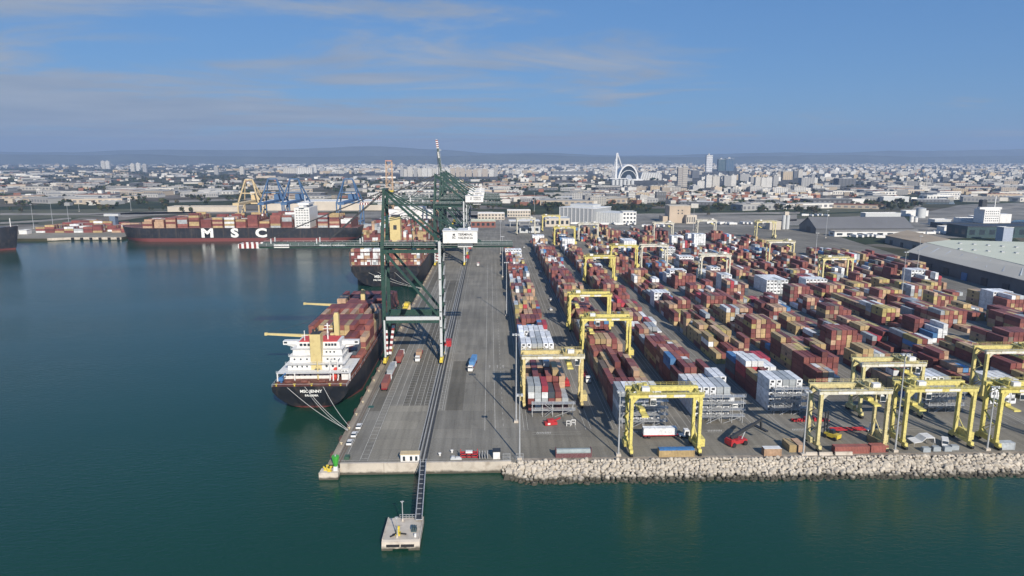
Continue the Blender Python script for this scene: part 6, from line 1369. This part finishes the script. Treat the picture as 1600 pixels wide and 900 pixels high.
# ================================================================== the city and its trees
CP = mat('city_render', (1, 1, 1), .85, var=.1, scale=.05, objcol=True, spec=.2); CPM = mat('city_render_mass', (1, 1, 1), .85, var=.16, scale=.02, attr='col', spec=.2)
def window_unit(fl, co):
    mb = MB()
    for f in range(fl):
        for c in range(co): mb.box((c + .2) / co, (c + .75) / co, -.006, .0, (f + .25) / fl, (f + .72) / fl)
        for c in range(2): mb.box(-.006, 0, (c + .2) / 2, (c + .7) / 2, (f + .25) / fl, (f + .72) / fl)
    mb.mi = 0; mb.box(0, 1, 0, 1, 0, 1); mb.m = [1] * (len(mb.m) - 6) + [0] * 6
    return mb.mesh('wall', [CP, mat('city_window', (.17, .17, .18), .4) if 'city_window' not in bpy.data.materials else bpy.data.materials['city_window']])
U_ROOF = MB().box(-.01, 1.01, -.01, 1.01, 1, 1.02).box(.3, .55, .3, .7, 1.02, 1.12).mesh('roof', CP)
U_GAB = MB().prism([(-.04, 1.0), (1.04, 1.0), (.5, 1.5)], -.02, 1.02, 'y').mesh('roof', CP)
U_WIN = {2: window_unit(2, 4), 5: window_unit(5, 7), 9: window_unit(9, 5), 1: window_unit(1, 9)}
CW = dict(white=(.64, .62, .58), pale=(.56, .53, .475), beige=(.45, .38, .30), grey=(.36, .355, .345), brick=(.30, .14, .095), dark=(.10, .105, .115), sand=(.50, .40, .27))
RTC = dict(terra=(.26, .12, .075), white=(.58, .56, .52), grey=(.36, .35, .33), pale=(.48, .44, .38))
def city_building(x, y, w, d, h, wc, rc, fl, label, cat, gable=False, rz=0, name='city_building'):
    o = bpy.data.objects.new(name, U_WIN[fl]); C.objects.link(o); o.location = (x, y, .01); o.scale = (w, d, h); o.rotation_euler = (0, 0, rz); o.color = (*wc, 1)
    tag(o, label, cat, 'buildings of the city')
    r = link('roof', U_GAB if gable else U_ROOF, o, col=rc)
    return o
rnd = random.Random(31); LM = []
def lm(px0, px1, pyt, pyb, wc, label, cat='apartment block', fl=9, d=None, rc=(.45, .44, .42)):
    Y = at((px0 + px1) / 2, pyb)[1]; x0, zt = zat(px0, pyt, Y); x1, _ = zat(px1, pyt, Y); LM.append((px0, px1, pyb))
    return city_building(x0, Y, x1 - x0, d or max(16, (x1 - x0) * .6), zt, wc, rc, fl, label, cat)
lm(1104.5, 1114, 243, 269, (.66, .66, .66), 'tall slim white tower standing above the skyline', 'tower')
lm(1123, 1134, 249, 267, (.03, .075, .085), 'dark green glass tower, left half of the pair on the skyline', 'tower')
lm(1135, 1147.5, 248, 267, (.045, .10, .17), 'dark blue glass tower, right half of the pair on the skyline', 'tower')
lm(1060, 1067, 262, 292, (.36, .33, .30), 'tall grey brown residential tower, left one of two joined', 'tower'); lm(1067.5, 1075, 260, 292, (.40, .37, .33), 'tall grey brown residential tower, right one of two joined', 'tower')
lm(1082, 1093, 266, 278, (.09, .10, .12), 'dark slate office block right of the grey brown towers', 'tower')
for i, (a, b, c, d_, col) in enumerate(((1090, 1101, 283, 294, 'white'), (1104, 1113, 274, 293, 'white'), (1114, 1125, 276, 293, 'pale'), (1132, 1143, 275, 291, 'grey'), (1143, 1151, 274, 291, 'white'), (1173, 1180, 277, 292, 'grey'), (1181, 1189, 277, 293, 'pale'), (1190, 1198, 278, 293, 'white'), (1198, 1207, 277, 293, 'white'), (1209, 1217, 275, 291, 'grey'), (1224, 1239, 268, 281, 'sand'), (1253, 1273, 278, 291, 'grey'), (1273, 1278, 278, 291, 'white'), (1241, 1247, 267, 278, 'dark'), (1248, 1255, 266, 278, 'pale'), (1157, 1172, 272, 283, 'grey'))):
    lm(a, b, c, d_, CW[col], '%s apartment slab, number %d from the left of the row right of the twin glass towers' % ({'sand': 'sandy', 'dark': 'dark'}.get(col, col), i + 1) if False else '%s slab block %s' % (col, ('low beside the residential towers', 'tall, below the slim white tower', 'stepped, right of the tall one below the slim tower', 'below the twin glass towers at left', 'below the twin glass towers at right', 'first of the row of slabs', 'second of the row of slabs', 'third of the row of slabs', 'fourth of the row of slabs', 'last of the row of slabs', 'broad, behind the row of slabs', 'wide with a white end wall attached', 'narrow end wall of the wide block', 'small, right of the broad sandy one', 'bright, right of the small dark one', 'broad, left of the row of slabs')[i]))
lm(1311, 1338, 279, 291, CW['dark'], 'wide dark office slab standing alone before the white city', 'office block')
lm(863, 916, 268, 273, (.13, .14, .15), 'very long low dark building with white frames left of the opera', 'building', 1); lm(858, 918, 273, 275, CW['white'], 'long white plinth under the long dark building', 'building', 1)
lm(442, 462, 263, 271, CW['pale'], 'broad cream slab block left of centre on the skyline', fl=5); lm(463, 487, 262, 272, CW['white'], 'broad white slab block beside the broad cream one', fl=5)
for i, (a, c) in enumerate(((203, 256), (212, 255), (222, 257), (157, 252), (164, 252), (334, 261), (374, 261), (488, 258))): lm(a, a + 6, c, c + 12, CW[('pale', 'white', 'grey')[i % 3]], 'slim tower on the left skyline, %s' % ('first of a trio', 'middle of a trio', 'last of a trio', 'left of a far pair', 'right of a far pair', 'alone above low roofs', 'above the cream quay crane', 'white, right of the broad slabs')[i], 'tower')
x = 625
i = 0
while x < 775:
    w = rnd.uniform(5, 9); lm(x, x + w, rnd.uniform(261, 265), 276, CW[rnd.choice(('pale', 'white', 'beige', 'grey', 'pale'))], 'apartment slab, place %d from left in the long row behind the quay cranes' % (i + 1), fl=9); x += w + rnd.uniform(.3, 2); i += 1
# the opera house shell, the harp bridge and the museum
OY = 3120.0; ox = 629.0; t = thing('opera_house', 'white ribbed opera shell with a dark glazed arch front', 'opera house', (ox, OY, 0)); WH = mat('opera_white', (.66, .66, .66), .5, var=.05); DG = mat('opera_glazing', (.018, .028, .04), .6, var=.2, spec=.1)
def arch(r, h, th, y0, y1, name, m, n=20, closed=False):
    mb = MB(); outer = [(r * math.cos(math.pi * k / n), h * math.sin(math.pi * k / n)) for k in range(n + 1)]; inner = [((r - th) * math.cos(math.pi * k / n), (h - th) * math.sin(math.pi * k / n)) for k in range(n + 1)]
    if closed: mb.prism(outer, y0, y1)
    else:
        for k in range(n): mb.prism([outer[k], outer[k + 1], inner[k + 1], inner[k]], y0, y1)
    return mb.build(name, m, t)
arch(47, 72, 7, 0, 80, 'shell', WH); arch(39, 64, 1, 6, 76, 'glazing', DG, closed=True); arch(40, 47, 3, -2, 5, 'canopy', LGREY); arch(36, 43, 1, -2, 4, 'glazing', DG, closed=True); arch(15, 26, 1, -10, -2, 'hall', mat('opera_grey', (.30, .33, .38), .5), closed=True)
MB().box(-62, 62, -14, 60, 0, 7).build('podium', WH, t); MB().box(-95, -60, -6, 20, 0, 9).build('wing', WH, t)
t = thing('harp_bridge', 'white harp bridge pylon leaning beside the opera shell', 'bridge', (568, 3100, 0)); MB().bar((0, 0, 0), (2, 0, 122), 9, w2=5).bar((2, 0, 121), (30, 30, 62), 8, w2=5).bar((30, 30, 62), (42, 40, 30), 5).build('pylon', WH, t); MB().box(-28, 55, -6, 12, 8, 11).build('deck', WH, t)
for k in range(6): MB().bar((1, 0, 40 + k * 14), (-4 - k * 4, -2, 10), 1.2).build('cable', WH, t)
t = thing('science_museum', 'long white finned museum right of the opera shell', 'museum', (690, 3150, 0)); mb = MB(); [mb.prism([(k * 11, 0), (k * 11 + 3, 0), (k * 11 + 12, 34), (k * 11 + 9, 34)], 0, 3) for k in range(8)]; mb.build('fin', WH, t); MB().prism([(0, 0), (100, 0), (100, 26), (70, 34), (12, 36)], 4, 60).build('hall', mat('museum_grey', (.42, .42, .41), .6), t)
t = thing('cement_silos', 'row of grey silos below the opera shell', 'silos', (*at(970, 291), 0)); [MB().bar((k * 14 - 28, 0, 0), (k * 14 - 28, 0, 24), 12, n=14, w2=11.5).build('silo', LGREY, t) for k in range(6)]
lm(1020, 1040, 322, 335, CW['dark'], 'small dark block', fl=2) if False else None
lm(1026, 1041, 300, 314, (.12, .12, .12), 'dark cube building among white houses behind the yard', 'building', 2)
# procedural quarters
def quarter(px0, px1, py0, py1, n, kinds):
    out = []
    for _ in range(n):
        py = rnd.uniform(py0, py1); px_ = rnd.uniform(px0, px1); X, Y = at(px_, py); k = rnd.choice(kinds)
        if any(a - 6 < px_ < b + 4 and c - 3 < py < c + 7 for a, b, c in LM) or (945 < px_ < 1035 and 274 < py < 296): continue
        if k == 'house': w, d, h = rnd.uniform(9, 18), rnd.uniform(8, 13), rnd.uniform(5, 10)
        elif k == 'block': w, d, h = rnd.uniform(14, 42), rnd.uniform(12, 20), rnd.uniform(11, 22)
        elif k == 'tower': w, d, h = rnd.uniform(16, 26), rnd.uniform(15, 24), rnd.uniform(26, 44)
        elif k == 'far': w, d, h = rnd.uniform(14, 60), rnd.uniform(14, 30), rnd.uniform(7, 17)
        else: w, d, h = rnd.uniform(35, 120), rnd.uniform(22, 50), rnd.uniform(6, 12)
        wc = CW[rnd.choice(('white', 'white', 'white', 'pale', 'pale', 'beige', 'grey', 'sand') + (('brick', 'brick') if k == 'house' else ('grey', 'dark')))]
        rc = RTC[rnd.choice(('terra', 'white', 'pale')) if k == 'house' else rnd.choice(('white', 'grey', 'pale', 'white'))]
        if k == 'shed': wc = CW[rnd.choice(('grey', 'grey', 'pale', 'beige', 'dark', 'white'))]; rc = RTC[rnd.choice(('grey', 'grey', 'pale', 'white', 'terra'))]
        f = rnd.uniform(.72, 1.12); out.append((X, Y, w, d, h, tuple(v * f for v in wc), tuple(v * f for v in rc), k, px_, py, rnd.uniform(-.5, .5)))
    return out
Q = []
Q += quarter(380, 1660, 253, 262, 2600, ('far', 'far', 'far', 'far', 'far', 'block'))
Q += quarter(-60, 380, 253, 262, 380, ('far', 'far', 'house'))
Q += quarter(420, 1660, 261, 272, 1500, ('block', 'block', 'far', 'far', 'house', 'house', 'far'))
Q += quarter(-60, 420, 262, 276, 260, ('far', 'house', 'shed', 'house', 'house'))
Q += quarter(700, 1660, 270, 284, 620, ('block', 'house', 'house', 'block', 'house'))
Q += quarter(420, 1000, 276, 296, 340, ('house', 'house', 'house', 'house', 'shed'))
Q += quarter(-60, 420, 274, 296, 200, ('house', 'house', 'shed', 'house'))
Q += quarter(960, 1290, 292, 304, 330, ('house', 'house', 'house', 'block'))
Q += quarter(930, 1275, 302, 319, 330, ('house',))
Q += quarter(1270, 1660, 284, 306, 150, ('house', 'shed', 'shed', 'block'))
Q += quarter(1290, 1660, 304, 316, 50, ('shed', 'house'))
Q += quarter(-60, 570, 294, 312, 70, ('shed', 'house', 'house'))
Q += quarter(170, 330, 298, 305, 26, ('shed',))
Q += quarter(560, 960, 296, 318, 110, ('house', 'house', 'shed'))
Q += quarter(800, 1000, 312, 322, 26, ('house', 'shed', 'block'))
Q += quarter(1040, 1290, 319, 331, 20, ('house', 'shed'))
Q += quarter(0, 200, 308, 322, 34, ('house', 'house', 'shed'))
Q.sort(key=lambda q: -q[2] * q[4] / (q[1] ** 2))
mass = Batch(); lab_n = {}
def cname(c): return min(CW, key=lambda k: sum((a - b) ** 2 for a, b in zip(CW[k], c)))
for i, (X, Y, w, d, h, wc, rc, k, px_, py, rz) in enumerate(Q):
    side = 'left' if px_ < 420 else 'middle' if px_ < 850 else 'right of centre' if px_ < 1250 else 'far right'
    if i < 230:
        cat = {'house': 'house', 'block': 'apartment block', 'tower': 'tower', 'far': 'apartment block', 'shed': 'industrial shed'}[k]
        near = 'close behind the port' if py > 300 else 'beyond the trees' if py > 285 else 'in the dense city'
        city_building(X, Y, w, d, h, wc, rc, {'house': 2, 'block': 5, 'tower': 9, 'far': 5, 'shed': 1}[k], '%s %s %s, %s of the picture' % (cname(wc), cat, near, side), cat, gable=(k == 'house' and rnd.random() < .5), rz=rz, name={'house': 'house', 'shed': 'industrial_shed'}.get(k, 'apartment_block'))
    else:
        mass.box(X, X + w, Y, Y + d, 0, h, wc, rc, rz)
        if k in ('block', 'tower') and py > 262: mass.box(X + w * .3, X + w * .6, Y + d * .3, Y + d * .7, h, h + 3, wc, rc, rz)
        if k in ('block', 'tower', 'far') and rnd.random() < .6:
            cwv = tuple(v * .45 for v in wc); n = 3
            for q in range(n): xx = X + w * (q + .3) / n; mass.box(xx, xx + w / n * .4, Y - .5, Y + .02, h * .1, h * .92, cwv, cwv) if abs(rz) < .12 else None
tag(mass.build('city_mass', CPM), 'dense white and beige city spreading to the horizon', 'city')
# trees
LEAF = mat('foliage', (1, 1, 1), .9, var=.45, scale=.35, objcol=True, spec=.1); LEAFM = mat('foliage_mass', (1, 1, 1), .9, var=.4, scale=.05, attr='col', spec=.1); BARK = mat('bark', (.10, .075, .05), .9)
def crown(seed, nq, size, rx, rz_):
    r = random.Random(seed); V = []; Fq = []; lob = [(r.uniform(-.45, .45) * rx, r.uniform(-.45, .45) * rx, rz_ * r.uniform(.75, 1.35), r.uniform(.45, .75)) for _ in range(6)]
    for _ in range(nq):
        lx, ly, lz, ls = r.choice(lob); a = Vector((r.gauss(0, 1), r.gauss(0, 1), r.gauss(0, 1))).normalized() * r.uniform(.55, 1.0); c = Vector((lx + a.x * rx * ls, ly + a.y * rx * ls, lz + a.z * rz_ * ls * .8))
        nrm = (a + Vector((r.uniform(-.5, .5), r.uniform(-.5, .5), r.uniform(-.2, .8)))).normalized(); u = nrm.orthogonal().normalized(); v = nrm.cross(u); s = size * r.uniform(.6, 1.3); b = len(V)
        V += [tuple(c + u * s), tuple(c + v * s * .8 + nrm * s * .2), tuple(c - u * s * .9), tuple(c - v * s)]; Fq.append((b, b + 1, b + 2, b + 3))
    return V, Fq
PROT = []
for s in range(5):
    V, Fq = crown(s, 190, .75, 3.6, 4.6 if s < 3 else 6.4); me = bpy.data.meshes.new('crown'); me.from_pydata(V, [], Fq); me.materials.append(LEAF)
    mb = MB(); mb.bar((0, 0, 0), (.1, .1, 3.6), .55, n=8, w2=.3); mb.bar((.1, .1, 3.2), (1.4, .4, 5.4), .28, n=6, w2=.12); mb.bar((.1, .1, 3.2), (-1.1, .9, 5.6), .26, n=6, w2=.12); mb.bar((.1, .1, 3), (0, -1.2, 5.2), .22, n=6, w2=.1)
    PROT.append((me, mb.mesh('trunk', BARK)))
GREENS = [(.030, .042, .018), (.045, .055, .022), (.060, .066, .030), (.025, .036, .020), (.085, .072, .040)]
TZ = [(800, 1260, 318, 337, 170), (560, 820, 298, 330, 220), (1200, 1300, 312, 337, 70), (820, 1010, 305, 322, 60), (0, 420, 300, 332, 180), (1260, 1450, 312, 330, 50), (1330, 1420, 318, 330, 30), (0, 1600, 296, 310, 150), (420, 960, 280, 298, 420), (0, 420, 276, 298, 420), (960, 1600, 288, 304, 140), (0, 560, 258, 278, 520), (700, 1600, 268, 290, 240), (1270, 1600, 280, 292, 150)]
TR = []
for a, b, c, d, n in TZ:
    k = 0
    while k < n:
        px_, py = rnd.uniform(a, b), rnd.uniform(c, d); m = rnd.choice((1, 1, 2, 4, 7))
        for _ in range(m):
            X, Y = at(px_ + rnd.gauss(0, 5), py + rnd.gauss(0, .7)); ps = P2px(X, Y) if False else None
            TR.append((X, Y, rnd.uniform(.75, 1.35) * (1.25 if py < 285 else 1), rnd.randrange(5), rnd.choice(GREENS))); k += 1
TR = [q for q in TR if q[1] > 1010 and not (105 < q[0] < 235 and 1040 < q[1] < 1185) and not (268 < q[0] < 325 and 1040 < q[1] < 1100)]
TR.sort(key=lambda q: q[1]); LC = [crown(50 + s, 34, 1.9, 4.4, 4.8) for s in range(5)]
mv = []; mf = []; mc = []
for i, (X, Y, s, k, g) in enumerate(TR):
    f = rnd.uniform(.8, 1.25); g = tuple(v * f for v in g)
    if i < 170:
        side = 'left' if X / Y < -.32 else 'middle' if X / Y < .08 else 'right of centre' if X / Y < .42 else 'far right'
        t = thing('tree', '%s %s tree beyond the port, %s of the picture' % ('tall narrow' if k > 2 else 'round', 'dark green' if g[1] < .05 else 'olive green' if g[1] > g[0] else 'brownish', side), 'tree', (X, Y, 0), rnd.uniform(0, 6), 'trees beyond the port'); t.scale = (s, s, s)
        link('crown', PROT[k][0], t, col=g); link('trunk', PROT[k][1], t)
    else:
        V, Fq = LC[k]; b = len(mv); c, q = math.cos(i), math.sin(i); mv += [(X + (x * c - y * q) * s, Y + (x * q + y * c) * s, z * s) for x, y, z in V]; mf += [tuple(b + j for j in fq) for fq in Fq]; mc += [tuple(v * rnd.uniform(.7, 1.3) for v in g) for _ in Fq]
me = bpy.data.meshes.new('tree_mass'); me.from_pydata(mv, [], mf); me.materials.append(LEAFM); ca = me.color_attributes.new('col', 'FLOAT_COLOR', 'CORNER'); arr = np.ones((len(mf), 4, 4), dtype=np.float32); arr[:, :, :3] = np.array(mc, dtype=np.float32)[:, None, :]; ca.data.foreach_set('color', arr.ravel())
tag(link('tree_mass', me), 'dark clumps of trees scattered between fields and houses', 'trees', kind='stuff')
